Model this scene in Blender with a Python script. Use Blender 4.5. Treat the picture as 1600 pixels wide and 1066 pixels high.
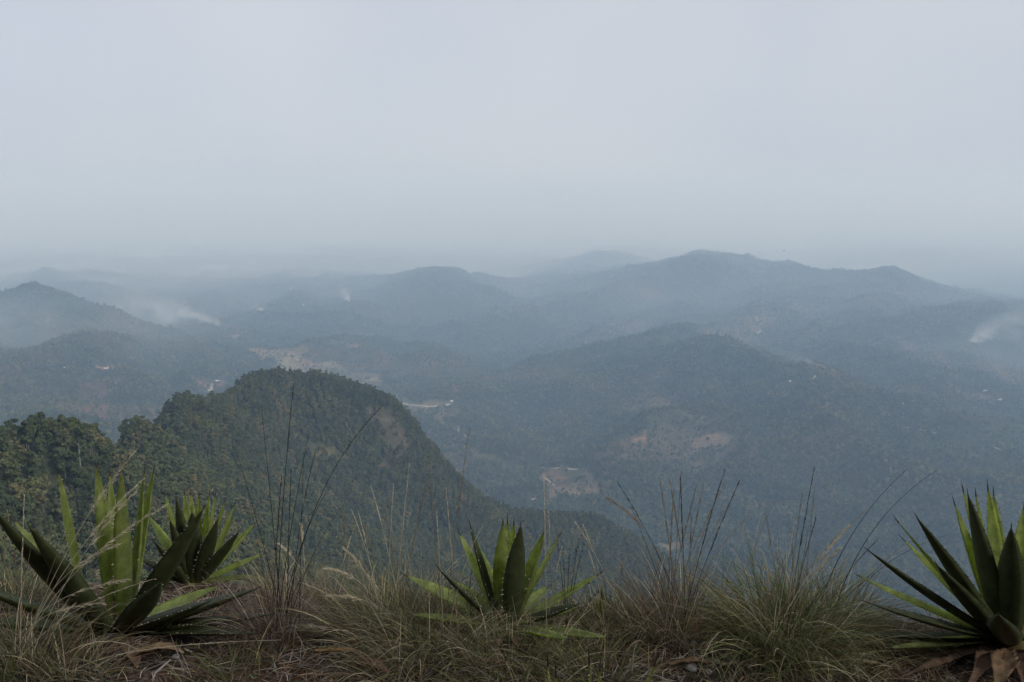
import bpy, math, random
import numpy as np
from mathutils import Vector, Matrix

random.seed(11)
rng = np.random.default_rng(11)
R = math.radians
for o in list(bpy.data.objects):
    bpy.data.objects.remove(o)
sc = bpy.context.scene
C = sc.collection

# ------------------------------------------------------------------ camera
FPX, CX, CY, HORIZON = 1443.0, 800.0, 533.0, 315.0
PITCH = math.atan((CY - HORIZON) / FPX)
EYE = 1.55
cam_data = bpy.data.cameras.new('camera')
cam = bpy.data.objects.new('camera', cam_data)
C.objects.link(cam)
cam.location = (0, 0, EYE)
cam.rotation_euler = (R(90) - PITCH, 0, 0)
cam_data.sensor_width = 36
cam_data.lens = 36 * FPX / 1600
cam_data.clip_start = 0.05
cam_data.clip_end = 200000
sc.camera = cam

# ------------------------------------------------------------------ sky and sun
SUN_EL, SUN_AZ = 34, 128          # azimuth measured from the view direction towards the right
w = bpy.data.worlds.new('World'); sc.world = w; w.use_nodes = True
wn, wl = w.node_tree.nodes, w.node_tree.links
wn.clear()
out = wn.new('ShaderNodeOutputWorld'); bg = wn.new('ShaderNodeBackground')
sky = wn.new('ShaderNodeTexSky'); sky.sky_type = 'NISHITA'; sky.sun_disc = False
sky.sun_elevation = R(SUN_EL); sky.sun_rotation = R(SUN_AZ)
sky.air_density = 1.0; sky.dust_density = 6.0; sky.ozone_density = 1.0; sky.altitude = 1500
hs = wn.new('ShaderNodeHueSaturation'); hs.inputs['Saturation'].default_value = 0.35
mx = wn.new('ShaderNodeMix'); mx.data_type = 'RGBA'; mx.inputs[0].default_value = 0.82
# veil of smoke over the whole sky, a little uneven
wtc = wn.new('ShaderNodeTexCoord'); wno = wn.new('ShaderNodeTexNoise'); wno.inputs['Scale'].default_value = 1.6; wno.inputs['Detail'].default_value = 3
wl.new(wtc.outputs['Generated'], wno.inputs['Vector'])
wrm = wn.new('ShaderNodeValToRGB'); wl.new(wno.outputs['Fac'], wrm.inputs[0])
wrm.color_ramp.elements[0].position = 0.38; wrm.color_ramp.elements[0].color = (0.535, 0.605, 0.725, 1)
wrm.color_ramp.elements[1].position = 0.60; wrm.color_ramp.elements[1].color = (0.66, 0.705, 0.785, 1)
wsc = wn.new('ShaderNodeVectorMath'); wsc.operation = 'SCALE'; wsc.inputs['Scale'].default_value = 10.2
wl.new(wrm.outputs[0], wsc.inputs[0]); wl.new(wsc.outputs[0], mx.inputs[7])
wl.new(sky.outputs[0], hs.inputs['Color']); wl.new(hs.outputs[0], mx.inputs[6])
wl.new(mx.outputs[2], bg.inputs[0]); bg.inputs[1].default_value = 0.1
wl.new(bg.outputs[0], out.inputs[0])

sd = bpy.data.lights.new('sun', 'SUN'); sun = bpy.data.objects.new('sun', sd); C.objects.link(sun)
sd.energy = 3.0; sd.angle = R(10); sd.color = (1.0, 0.985, 0.97)
to_sun = Vector((math.cos(R(SUN_EL)) * math.sin(R(SUN_AZ)), math.cos(R(SUN_EL)) * math.cos(R(SUN_AZ)), math.sin(R(SUN_EL))))
sun.rotation_euler = to_sun.to_track_quat('Z', 'Y').to_euler()

sc.view_settings.view_transform = 'Standard'
sc.view_settings.look = 'None'
sc.view_settings.exposure = 0.0
sc.view_settings.gamma = 1.0
sc.view_settings.use_curve_mapping = False
sc.render.engine = 'CYCLES'
sc.cycles.use_denoising = True
sc.cycles.max_bounces = 6
sc.cycles.diffuse_bounces = 2
sc.cycles.transmission_bounces = 4
sc.cycles.transparent_max_bounces = 8
sc.cycles.volume_bounces = 2
sc.cycles.volume_max_steps = 128
sc.cycles.volume_step_rate = 2.0

HAZE_DENSITY = 0.000135
HAZE_COLOR = (0.50, 0.715, 1.0)
HAZE_G = 0.0

# ------------------------------------------------------------------ helpers
def ray(u, v):
    x = (u - CX) / FPX; zc = (CY - v) / FPX
    return np.array([x, math.cos(PITCH) + zc * math.sin(PITCH), -math.sin(PITCH) + zc * math.cos(PITCH)])

def at(u, v, Y):
    d = ray(u, v); t = Y / d[1]
    return np.array([d[0] * t, Y, EYE + d[2] * t])

def tag(o, label=None, cat=None, group=None, kind=None):
    if label: o['label'] = label
    if cat: o['category'] = cat
    if group: o['group'] = group
    if kind: o['kind'] = kind
    return o

def empty(name, loc):
    o = bpy.data.objects.new(name, None); C.objects.link(o); o.location = loc
    o.empty_display_size = 0.1
    return o

def mesh_from(name, verts, faces, mat=None, smooth=False, cols=None):
    me = bpy.data.meshes.new(name)
    verts = np.asarray(verts, dtype=np.float32)
    if isinstance(faces, np.ndarray):
        nf, k = faces.shape
        me.vertices.add(len(verts)); me.vertices.foreach_set('co', verts.ravel())
        me.loops.add(nf * k); me.loops.foreach_set('vertex_index', faces.astype(np.int32).ravel())
        me.polygons.add(nf)
        me.polygons.foreach_set('loop_start', np.arange(0, nf * k, k, dtype=np.int32))
        me.update(calc_edges=True)
    else:
        me.from_pydata([tuple(map(float, p)) for p in verts], [], faces)
    if smooth:
        me.polygons.foreach_set('use_smooth', np.ones(len(me.polygons), dtype=bool))
    if cols is not None:
        ca = me.color_attributes.new('Col', 'FLOAT_COLOR', 'POINT')
        c4 = np.ones((len(verts), 4), dtype=np.float32); c4[:, :3] = cols
        ca.data.foreach_set('color', c4.ravel())
    if mat:
        for m in (mat if isinstance(mat, (list, tuple)) else [mat]):
            me.materials.append(m)
    return me

def obj(name, me, parent=None, loc=None):
    o = bpy.data.objects.new(name, me); C.objects.link(o)
    if parent is not None: o.parent = parent
    if loc is not None: o.location = loc
    return o

def hash2(ix, iy, seed):
    h = (ix.astype(np.int64) * 374761393 + iy.astype(np.int64) * 668265263 + seed * 1442695041) & 0xffffffff
    h = ((h ^ (h >> 13)) * 1274126177) & 0xffffffff
    h = (h ^ (h >> 16)) & 0xffffffff
    return h / 4294967295.0

def vnoise(x, y, seed=0):
    x = np.asarray(x, float); y = np.asarray(y, float)
    ix = np.floor(x); iy = np.floor(y); fx = x - ix; fy = y - iy
    fx = fx * fx * fx * (fx * (fx * 6 - 15) + 10); fy = fy * fy * fy * (fy * (fy * 6 - 15) + 10)
    a = hash2(ix, iy, seed); b = hash2(ix + 1, iy, seed); c = hash2(ix, iy + 1, seed); d = hash2(ix + 1, iy + 1, seed)
    return (a * (1 - fx) + b * fx) * (1 - fy) + (c * (1 - fx) + d * fx) * fy

def fbm(x, y, seed=0, oct=4):
    s, a, n = 0, 1.0, 0
    for k in range(oct):
        s = s + a * vnoise(x * 2 ** k + 17.3 * k, y * 2 ** k - 9.1 * k, seed + k); n += a; a *= 0.5
    return s / n

def sstep(a, b, x):
    t = np.clip((np.asarray(x, float) - a) / (b - a), 0, 1); return t * t * (3 - 2 * t)

# ------------------------------------------------------------------ materials
def principled(name, color=(0.5, 0.5, 0.5), rough=0.8, spec=0.3):
    m = bpy.data.materials.new(name); m.use_nodes = True
    n, l = m.node_tree.nodes, m.node_tree.links
    b = n['Principled BSDF']
    b.inputs['Base Color'].default_value = (*color, 1); b.inputs['Roughness'].default_value = rough
    b.inputs['Specular IOR Level'].default_value = spec
    return m, n, l, b

def noise_node(n, l, scale, detail=4, coord='Object', rough=0.55):
    tc = n.new('ShaderNodeTexCoord'); no = n.new('ShaderNodeTexNoise')
    no.inputs['Scale'].default_value = scale; no.inputs['Detail'].default_value = detail; no.inputs['Roughness'].default_value = rough
    l.new(tc.outputs[coord], no.inputs['Vector'])
    return no

def ramp(n, l, src, stops):
    r = n.new('ShaderNodeValToRGB'); l.new(src, r.inputs[0])
    e = r.color_ramp.elements
    while len(e) < len(stops): e.new(0.5)
    for k, (p, c) in enumerate(stops):
        e[k].position = p; e[k].color = (*c, 1)
    return r

def mul(n, l, a, b, fac=1.0, mode='MULTIPLY'):
    m = n.new('ShaderNodeMix'); m.data_type = 'RGBA'; m.blend_type = mode; m.inputs[0].default_value = fac
    l.new(a, m.inputs[6]); l.new(b, m.inputs[7]); return m.outputs[2]

def bump(n, l, b, src, strength, dist):
    bp = n.new('ShaderNodeBump'); bp.inputs['Strength'].default_value = strength; bp.inputs['Distance'].default_value = dist
    l.new(src, bp.inputs['Height']); l.new(bp.outputs[0], b.inputs['Normal'])

def vcol_mat(name, rough=0.85, spec=0.2, translucent=0.0, nscale=None, nrange=(0.7, 1.25)):
    m, n, l, b = principled(name, rough=rough, spec=spec)
    a = n.new('ShaderNodeAttribute'); a.attribute_name = 'Col'
    col = a.outputs['Color']
    if nscale:
        no = noise_node(n, l, nscale, 5)
        r = ramp(n, l, no.outputs['Fac'], [(0.3, (nrange[0],) * 3), (0.7, (nrange[1],) * 3)])
        col = mul(n, l, col, r.outputs[0])
    l.new(col, b.inputs['Base Color'])
    if translucent > 0:
        t = n.new('ShaderNodeBsdfTranslucent'); l.new(col, t.inputs[0])
        ms = n.new('ShaderNodeMixShader'); ms.inputs[0].default_value = translucent
        l.new(b.outputs[0], ms.inputs[1]); l.new(t.outputs[0], ms.inputs[2])
        l.new(ms.outputs[0], n['Material Output'].inputs[0])
    return m

M = {}
m, n, l, b = principled('terrain', rough=0.95, spec=0.05)
a = n.new('ShaderNodeAttribute'); a.attribute_name = 'Col'
no1 = noise_node(n, l, 0.09, 6); no2 = noise_node(n, l, 0.011, 4)
r1 = ramp(n, l, no1.outputs['Fac'], [(0.3, (0.55, 0.58, 0.6)), (0.7, (1.3, 1.3, 1.25))])
r2 = ramp(n, l, no2.outputs['Fac'], [(0.35, (0.8, 0.85, 0.85)), (0.65, (1.2, 1.1, 1.0))])
l.new(mul(n, l, mul(n, l, a.outputs['Color'], r1.outputs[0]), r2.outputs[0]), b.inputs['Base Color'])
bump(n, l, b, no1.outputs['Fac'], 0.8, 6.0)
M['terrain'] = m

m, n, l, b = principled('plain', (0.035, 0.045, 0.028), 0.95, 0.05)
no = noise_node(n, l, 0.002, 6); r = ramp(n, l, no.outputs['Fac'], [(0.3, (0.025, 0.035, 0.02)), (0.7, (0.06, 0.06, 0.035))])
l.new(r.outputs[0], b.inputs['Base Color']); M['plain'] = m

def foliage_mat(name, stops, nscale, stand=0.008):
    m, n, l, b = principled(name, rough=0.85, spec=0.15)
    oi = n.new('ShaderNodeObjectInfo')
    r = ramp(n, l, oi.outputs['Random'], stops)
    no = noise_node(n, l, nscale, 3)
    rr = ramp(n, l, no.outputs['Fac'], [(0.3, (0.65, 0.67, 0.65)), (0.7, (1.4, 1.35, 1.25))])
    col = mul(n, l, r.outputs[0], rr.outputs[0])
    st = n.new('ShaderNodeTexNoise'); st.inputs['Scale'].default_value = stand; st.inputs['Detail'].default_value = 4; l.new(oi.outputs['Location'], st.inputs['Vector'])
    sr = ramp(n, l, st.outputs['Fac'], [(0.32, (0.6, 0.66, 0.7)), (0.52, (0.95, 0.95, 0.9)), (0.68, (1.4, 1.25, 1.05))])
    l.new(mul(n, l, col, sr.outputs[0]), b.inputs['Base Color'])
    return m
M['leaf_far'] = foliage_mat('far_foliage', [(0.0, (0.042, 0.060, 0.030)), (0.3, (0.060, 0.080, 0.036)), (0.65, (0.085, 0.102, 0.044)), (0.88, (0.125, 0.130, 0.060)), (1.0, (0.16, 0.135, 0.085))], 0.25)
M['leaf_near'] = foliage_mat('near_foliage', [(0.0, (0.050, 0.066, 0.030)), (0.4, (0.070, 0.086, 0.038)), (0.75, (0.092, 0.102, 0.046)), (1.0, (0.125, 0.112, 0.060))], 0.35, 0.02)
m, n, l, b = principled('bark', (0.12, 0.10, 0.085), 0.9)
no = noise_node(n, l, 1.2, 5); r = ramp(n, l, no.outputs['Fac'], [(0.3, (0.07, 0.058, 0.048)), (0.7, (0.19, 0.165, 0.14))]); l.new(r.outputs[0], b.inputs['Base Color']); M['bark'] = m
m, n, l, b = principled('bleached_wood', (0.42, 0.40, 0.37), 0.85)
no = noise_node(n, l, 1.0, 5); r = ramp(n, l, no.outputs['Fac'], [(0.3, (0.2, 0.19, 0.17)), (0.7, (0.34, 0.32, 0.30))]); l.new(r.outputs[0], b.inputs['Base Color']); M['snag'] = m
m, n, l, b = principled('road_dirt', (0.42, 0.37, 0.30), 0.95)
no = noise_node(n, l, 0.06, 4); r = ramp(n, l, no.outputs['Fac'], [(0.3, (0.22, 0.18, 0.14)), (0.7, (0.40, 0.36, 0.30))]); l.new(r.outputs[0], b.inputs['Base Color']); M['road'] = m
m, n, l, b = principled('whitewash', (0.75, 0.74, 0.70), 0.8); no = noise_node(n, l, 0.6, 4)
r = ramp(n, l, no.outputs['Fac'], [(0.3, (0.62, 0.6, 0.56)), (0.7, (0.8, 0.79, 0.76))]); l.new(r.outputs[0], b.inputs['Base Color']); M['whitewash'] = m
m, n, l, b = principled('sheet_roof', (0.6, 0.6, 0.6), 0.5); no = noise_node(n, l, 0.8, 4)
r = ramp(n, l, no.outputs['Fac'], [(0.3, (0.5, 0.5, 0.5)), (0.7, (0.72, 0.72, 0.71))]); l.new(r.outputs[0], b.inputs['Base Color']); M['sheet_roof'] = m
m, n, l, b = principled('tile_roof', (0.35, 0.16, 0.10), 0.8); no = noise_node(n, l, 0.8, 4)
r = ramp(n, l, no.outputs['Fac'], [(0.3, (0.26, 0.11, 0.07)), (0.7, (0.42, 0.2, 0.13))]); l.new(r.outputs[0], b.inputs['Base Color']); M['tile_roof'] = m

# ------------------------------------------------------------------ terrain
ctrl = []
def P(u, v, Y, dz=0.0):
    p = at(u, v, Y); ctrl.append((p[0], Y, p[2] + dz))
def H(u, Y, z):
    ctrl.append(((u - CX) / FPX * Y, Y, z))
TN, TF = -10.0, -9.0       # canopy height taken off where trees stand on the skyline
# our own mountain falls away below the viewpoint
for u in (-700, -100, 400, 800, 1200, 1700, 2300):
    H(u, 40, -36); H(u, 90, -78)
for u, z in ((-700, -70), (-100, -100), (300, -118), (800, -130), (1200, -150), (1700, -165), (2300, -170)):
    H(u, 190, z)
# near hill: face, crest, back
for u, v, Y in ((0, 708, 350), (90, 668, 420), (150, 674, 450), (200, 656, 638), (270, 624, 878), (310, 620, 1012), (350, 616, 1048), (395, 603, 1145), (440, 590, 1242),
                (500, 596, 1269), (560, 618, 1283), (605, 632, 1290), (640, 658, 1297), (665, 692, 1290), (700, 730, 1283), (740, 764, 1283), (850, 800, 1352),
                (930, 806, 1352), (1000, 842, 1324), (1060, 880, 1283)):
    P(u, v, Y, TN)
for u, v, Y in ((40, 770, 340), (100, 760, 380), (250, 800, 430), (50, 860, 300), (300, 860, 420), (500, 860, 694), (500, 785, 921), (400, 725, 878),
                (600, 840, 921), (700, 855, 1011), (800, 850, 1104), (900, 838, 1214), (980, 860, 1242), (1030, 895, 1214), (470, 690, 1145),
                (600, 700, 1228), (400, 655, 1104), (300, 705, 753), (200, 725, 566), (560, 740, 1159), (660, 800, 1159)):
    P(u, v, Y, TN)
for u, Y, z in ((-200, 330, -95), (-500, 360, -90), (-200, 600, -260), (0, 560, -200), (90, 640, -240), (150, 720, -270), (220, 1080, -330), (300, 1280, -370),
                (400, 1520, -400), (500, 1580, -430), (600, 1580, -470), (680, 1540, -520), (760, 1540, -560), (880, 1560, -600), (1000, 1500, -620),
                (1100, 1420, -640), (0, 1200, -500), (250, 1650, -560), (500, 1900, -680), (750, 1900, -710), (1000, 1750, -715),
                (1200, 950, -500), (1500, 850, -470), (1800, 850, -460), (1200, 1400, -690), (1500, 1350, -690), (1800, 1350, -670),
                (1300, 450, -300), (1700, 450, -290), (900, 500, -255), (1050, 700, -375), (2300, 700, -400), (-600, 1300, -450)):
    H(u, Y, z)
# hill across the side valley
for u, v, Y in ((-300, 470, 4400), (-100, 455, 4500), (0, 458, 4500), (60, 456, 4600), (110, 468, 4600), (160, 483, 4600), (220, 505, 4600), (290, 518, 4600)):
    P(u, v, Y, TF)
for u, v, Y in ((50, 520, 3500), (150, 560, 3100), (50, 620, 2500), (150, 620, 2550), (250, 590, 3100), (330, 600, 3100), (100, 665, 2150), (400, 575, 3700),
                (-200, 640, 2300), (-300, 560, 3000)):
    P(u, v, Y, TF)
for u, Y, z in ((0, 5600, -700), (100, 5700, -720), (220, 5700, -740), (-300, 5600, -650), (60, 1700, -600)):
    H(u, Y, z)
# valley floor
for u, v, Y in ((880, 760, 2350), (760, 700, 2700), (700, 650, 3100), (620, 610, 3600), (560, 580, 3900), (500, 560, 4100), (430, 530, 4600), (400, 485, 6000),
                (460, 455, 7200), (550, 470, 6300), (250, 520, 5000), (340, 512, 4900), (200, 470, 6000), (80, 430, 7000)):
    P(u, v, Y, -6)
# far wooded hills and the long ridge
for u, v, Y in ((600, 441, 7207), (640, 432, 7098), (680, 425, 6988), (720, 434, 6934), (760, 446, 6879), (945, 395, 10264), (905, 405, 10155), (860, 420, 10046), (800, 440, 9828), (985, 403, 10155), (1030, 420, 10155),
                (1050, 401, 7644), (1100, 391, 7534), (1150, 400, 7480), (1200, 411, 7425), (1250, 421, 7316), (1290, 428, 7207), (1340, 433, 7098), (1385, 427, 6988), (1410, 436, 6934), (1440, 449, 6879), (1530, 475, 6661),
                (1600, 475, 6552), (1750, 500, 6380), (2000, 520, 6380), (1000, 411, 7644), (930, 433, 7534), (860, 455, 7316), (800, 462, 7098)):
    P(u, v, Y, TF)
for u, v, Y in ((650, 520, 5500), (700, 560, 4400), (780, 600, 3900), (720, 480, 6160), (1000, 480, 6160), (900, 520, 5390), (850, 560, 4300), (1100, 500, 5720),
                (1200, 500, 5610), (1300, 520, 5170), (1400, 520, 5170), (1500, 560, 4200), (1590, 600, 3800), (1800, 640, 3600), (1150, 440, 6770), (1300, 460, 6490), (1450, 480, 6160),
                (1060, 566, 3700), (1180, 556, 3600), (1280, 578, 3400), (1400, 622, 3150), (1500, 657, 2900), (1600, 692, 2700), (1750, 720, 2600), (2100, 740, 2500),
                (1060, 640, 2950), (1180, 640, 2900), (1300, 680, 2600), (1000, 700, 2550), (1150, 760, 2250), (1300, 800, 2100), (1500, 780, 2150), (1400, 900, 1750),
                (1200, 900, 1800), (1550, 900, 1700), (960, 640, 3100), (940, 770, 2250), (1800, 860, 1800), (1040, 850, 1950)):
    P(u, v, Y, TF)
for u, Y, z in ((600, 8347, -700), (680, 8121, -720), (780, 8347, -700), (945, 12182, -800), (860, 11731, -760), (1100, 9362, -800), (1000, 9024, -720), (1290, 8798, -820), (1450, 8572, -820), (1600, 8234, -820),
                (2000, 8234, -800), (1180, 4050, -680), (1280, 3850, -700), (1400, 3550, -730), (1520, 3300, -760), (1640, 3100, -780)):
    H(u, Y, z)
for u in (-300, -100, 50, 150, 250, 350):
    H(u, 8600, -700); H(u, 10500, -740)
for u in (-700, -200, 200, 600, 1000, 1400, 1800, 2300):
    H(u, 14500, -780); H(u, 19000, -700); H(u, 24000, -640); H(u, 46000, -680)
ctrl = np.array(ctrl)
cs = np.stack([ctrl[:, 0] / ctrl[:, 1] * 3.0, np.log(ctrl[:, 1])], 1)
cq = (ctrl[:, 2] - EYE) / ctrl[:, 1]
def kern(d2):
    return 0.5 * d2 * np.log(d2 + 1e-9)
nC = len(cs)
D2 = ((cs[:, None] - cs[None]) ** 2).sum(-1)
A = np.zeros((nC + 3, nC + 3)); A[:nC, :nC] = kern(D2) + np.eye(nC) * 2e-4
A[:nC, nC] = 1; A[:nC, nC + 1:] = cs; A[nC, :nC] = 1; A[nC + 1:, :nC] = cs.T
sol = np.linalg.solve(A, np.concatenate([cq, np.zeros(3)]))

NS, NT = 620, 780
SS = np.linspace(-1.05, 1.05, NS)
TT = np.concatenate([np.linspace(math.log(40), math.log(12500), 700), np.linspace(math.log(12500), math.log(60000), 81)[1:]])
gs, gt = np.meshgrid(SS, TT)          # [NT, NS]
GY = np.exp(gt); GX = gs * GY
def base_q(s, t):
    p = np.stack([s.ravel() * 3.0, t.ravel()], 1)
    out_q = np.empty(len(p))
    for k in range(0, len(p), 20000):
        c = p[k:k + 20000]
        d2 = ((c[:, None] - cs[None]) ** 2).sum(-1)
        out_q[k:k + 20000] = kern(d2) @ sol[:nC] + sol[nC] + c @ sol[nC + 1:]
    return out_q.reshape(s.shape)
q = base_q(gs, gt)
GZ = EYE + q * GY
wx = GX + 160 * (fbm(GX / 700, GY / 700, 5, 2) - 0.5); wy = GY + 160 * (fbm(GX / 700, GY / 700, 9, 2) - 0.5)
def ridged(x, y, seed):
    return 1 - np.abs(2 * vnoise(x, y, seed) - 1)
farw = sstep(1750, 2700, GY); nearw = sstep(220, 420, GY) * (1 - farw)
GZ = GZ + farw * (80 * (ridged(wx / 640, wy / 640, 21) - 0.62) + 52 * (ridged(wx / 270, wy / 270, 22) - 0.6) + 19 * (ridged(wx / 110, wy / 110, 23) - 0.6))
# long spurs running down from the main ridge towards the valley
ac = wx * 0.80 - wy * 0.60; al = wx * 0.60 + wy * 0.80
spw = sstep(3300, 4300, GY) * (1 - sstep(6300, 7400, GY)) * sstep(-900, 300, GX)
GZ = GZ + spw * (120 * (ridged(ac / 950, al / 5200, 51) - 0.55) + 45 * (ridged(ac / 380, al / 2200, 52) - 0.55))
GZ = GZ + nearw * (7 * (ridged(wx / 170, wy / 170, 31) - 0.6) + 5 * (ridged(wx / 70, wy / 70, 32) - 0.6))
GZ = GZ + sstep(13500, 17000, GY) * 70 * (ridged(wx / 2600, wy / 2600, 41) - 0.55)
GZ = np.maximum(GZ, -985)

def s_t_idx(x, y):
    fs = (x / y - SS[0]) / (SS[1] - SS[0])
    ft = np.interp(np.log(y), TT, np.arange(len(TT)))
    return fs, ft
def height(x, y, G=None):
    G = GZ if G is None else G
    x = np.asarray(x, float); y = np.asarray(y, float)
    fs, ft = s_t_idx(x, y)
    i = np.clip(np.floor(fs).astype(int), 0, NS - 2); j = np.clip(np.floor(ft).astype(int), 0, len(TT) - 2)
    a = np.clip(fs - i, 0, 1); c = np.clip(ft - j, 0, 1)
    return (G[j, i] * (1 - a) + G[j, i + 1] * a) * (1 - c) + (G[j + 1, i] * (1 - a) + G[j + 1, i + 1] * a) * c
GQ = (GZ - EYE) / GY
GMAX = np.maximum.accumulate(GQ, axis=0)      # steepest sight line blocked so far, for telling what can be seen
YS = np.exp(np.linspace(math.log(200), math.log(40000), 1600))
def hit(u, v, lo=200):
    """The point of the ground that lies on a sight line."""
    d = ray(u, v); s = d[0] / d[1]; sl = d[2] / d[1]
    ys = YS[YS > lo]
    hz = height(s * ys, ys)
    below = np.nonzero(hz >= EYE + sl * ys)[0]
    y = ys[below[0]] if len(below) else 9000.0
    return np.array([s * y, y, float(height(s * y, y))])

# patches of open ground: outlines on the ground, colour of what lies there
zones = []
def zone(pts, color, trees=0.0, lo=200, soft=0.0):
    w_ = np.array([hit(u, v, lo)[:2] for u, v in pts])
    zones.append((w_, np.array(color) * 0.8, trees, soft))
TAN, RED, PALE, GREEN = (0.20, 0.165, 0.10), (0.22, 0.125, 0.085), (0.55, 0.50, 0.43), (0.13, 0.135, 0.06)
zone([(838, 738), (868, 732), (905, 733), (925, 745), (936, 772), (905, 780), (880, 776), (858, 786), (852, 760)], (0.19, 0.145, 0.10), 0.07, 1400)
zone([(868, 733), (905, 733), (925, 745), (918, 756), (892, 752)], (0.13, 0.125, 0.065), 0.12, 1400)
zone([(905, 757), (928, 757), (936, 773), (905, 779), (885, 768)], (0.19, 0.145, 0.095), 0.10, 1400)
zone([(420, 560), (470, 557), (525, 566), (592, 584), (606, 606), (560, 600), (500, 582), (440, 578)], (0.21, 0.18, 0.105), 0.22, 1800)
zone([(600, 606), (640, 622), (690, 650), (700, 668), (672, 652), (630, 632)], (0.16, 0.15, 0.08), 0.30, 1800)
zone([(380, 548), (440, 545), (480, 552), (430, 560)], (0.19, 0.15, 0.09), 0.2, 1800)
zone([(715, 700), (770, 712), (820, 728), (800, 738), (740, 720)], (0.13, 0.125, 0.065), 0.4, 1500)
zone([(455, 566), (480, 563), (500, 572), (470, 576)], RED, 0.05, 1800)
zone([(500, 573), (545, 578), (540, 590), (508, 584)], GREEN, 0.05, 1800)
zone([(558, 584), (586, 582), (590, 588), (562, 590)], TAN, 0.02, 1800)
zone([(636, 634), (706, 632), (700, 638), (650, 644)], TAN, 0.02, 1800)
zone([(690, 640), (715, 643), (708, 656), (685, 652)], (0.16, 0.12, 0.08), 0.2, 1800)
zone([(1070, 690), (1140, 678), (1160, 690), (1130, 700), (1090, 706)], (0.19, 0.135, 0.09), 0.10, 1400)
zone([(980, 684), (1004, 680), (1008, 688), (986, 692)], RED, 0.1, 1400)
zone([(1024, 846), (1060, 847), (1078, 856), (1040, 860)], (0.22, 0.19, 0.12), 0.0, 1300)
zone([(128, 602), (165, 592), (176, 640), (150, 658), (132, 640)], (0.15, 0.09, 0.07), 0.35, 1500)
zone([(150, 576), (180, 575), (180, 580), (152, 581)], (0.30, 0.2, 0.14), 0.05, 1500)
zone([(298, 590), (345, 588), (350, 600), (310, 604)], (0.2, 0.12, 0.09), 0.2, 1500)
zone([(316, 612), (326, 602), (334, 606), (332, 613)], PALE, 0.0, 1500)
zone([(394, 481), (415, 480), (417, 485), (398, 486)], (0.6, 0.48, 0.38), 0.0, 1500)
zone([(454, 454), (471, 452), (472, 456), (458, 457)], (0.6, 0.48, 0.38), 0.0, 1500)
zone([(360, 528), (374, 527), (374, 532), (362, 533)], (0.36, 0.26, 0.19), 0.0, 1500)
zone([(545, 540), (552, 536), (558, 541), (549, 544)], RED, 0.0, 1500)
zone([(702, 608), (716, 602), (716, 616), (704, 618)], RED, 0.25, 1500)
zone([(1085, 512), (1115, 508), (1195, 512), (1190, 530), (1140, 540)], (0.12, 0.095, 0.06), 0.5, 1500)
zone([(1390, 520), (1430, 535), (1440, 550), (1410, 545)], (0.15, 0.11, 0.075), 0.3, 1500)
zone([(1450, 540), (1470, 545), (1490, 575), (1470, 570)], (0.15, 0.10, 0.07), 0.3, 1500)
zone([(70, 495), (82, 500), (82, 512), (74, 515)], (0.2, 0.13, 0.1), 0.2, 1500)
CLIFF = (0.125, 0.092, 0.080)
zone([(572, 640), (606, 640), (636, 672), (644, 712), (618, 724), (600, 694), (576, 668)], CLIFF, 0.22, 300)
zone([(585, 716), (612, 722), (620, 742), (598, 740)], CLIFF, 0.35, 300)
zone([(440, 664), (500, 690), (545, 726), (505, 720), (450, 694)], (0.10, 0.095, 0.05), 0.35, 300)

def in_poly(px, py, poly):
    inside = np.zeros(px.shape, bool)
    x0, y0 = poly[-1]
    for x1, y1 in poly:
        c = ((y1 > py) != (y0 > py)) & (px < (x0 - x1) * (py - y1) / (y0 - y1 + 1e-12) + x1)
        inside ^= c; x0, y0 = x1, y1
    return inside
def zone_lookup(px, py):
    """colour (nan where forest floor) and share of trees left standing"""
    col = np.full(px.shape + (3,), np.nan); keep = np.ones(px.shape)
    amp = np.clip(py * 0.0075, 5, 26)
    jx = px + amp * 2 * (fbm(px / (amp * 4), py / (amp * 4), 61, 3) - 0.5); jy = py + amp * 4 * (fbm(px / (amp * 4), py / (amp * 4), 71, 3) - 0.5)
    for poly, c, tr, soft in zones:
        lo, hi = poly.min(0) - 80, poly.max(0) + 80
        sel = (px > lo[0]) & (px < hi[0]) & (py > lo[1]) & (py < hi[1])
        if not sel.any(): continue
        ins = np.zeros(px.shape, bool); ins[sel] = in_poly(jx[sel], jy[sel], poly)
        col[ins] = c; keep[ins] = tr
    return col, keep
zc, _ = zone_lookup(GX, GY)
fl = fbm(GX / 420, GY / 420, 81, 4)[..., None]; fl2 = fbm(GX / 150, GY / 150, 91, 3)[..., None]
floor = np.array([0.036, 0.044, 0.024]) * (1 - sstep(0.5, 0.72, fl)) + np.array([0.085, 0.070, 0.045]) * sstep(0.5, 0.72, fl)
floor = floor * (0.75 + 0.5 * fl2)
fields = sstep(0.62, 0.70, fbm(GX / 900, GY / 500, 97, 4))[..., None] * sstep(7000, 9000, GY)[..., None]
floor = floor * (1 - fields) + np.array([0.16, 0.14, 0.09]) * fields
fl3 = fbm(GX / 45, GY / 60, 95, 3)[..., None]
mott = sstep(0.46, 0.62, fl3)
tcol = np.where(np.isnan(zc), floor, (np.nan_to_num(zc) * (1 - 0.55 * mott) + floor * 0.55 * mott) * (0.6 + 0.8 * fl2))
idx = np.arange(NT * NS).reshape(NT, NS)
faces = np.stack([idx[:-1, :-1], idx[:-1, 1:], idx[1:, 1:], idx[1:, :-1]], -1).reshape(-1, 4)
tv = np.stack([GX, GY, GZ], -1).reshape(-1, 3)
terrain = obj('terrain', mesh_from('terrain', tv, faces, M['terrain'], True, tcol.reshape(-1, 3)))
tag(terrain, 'wooded mountains and valley below the viewpoint', kind='structure')
e = 75000
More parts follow.
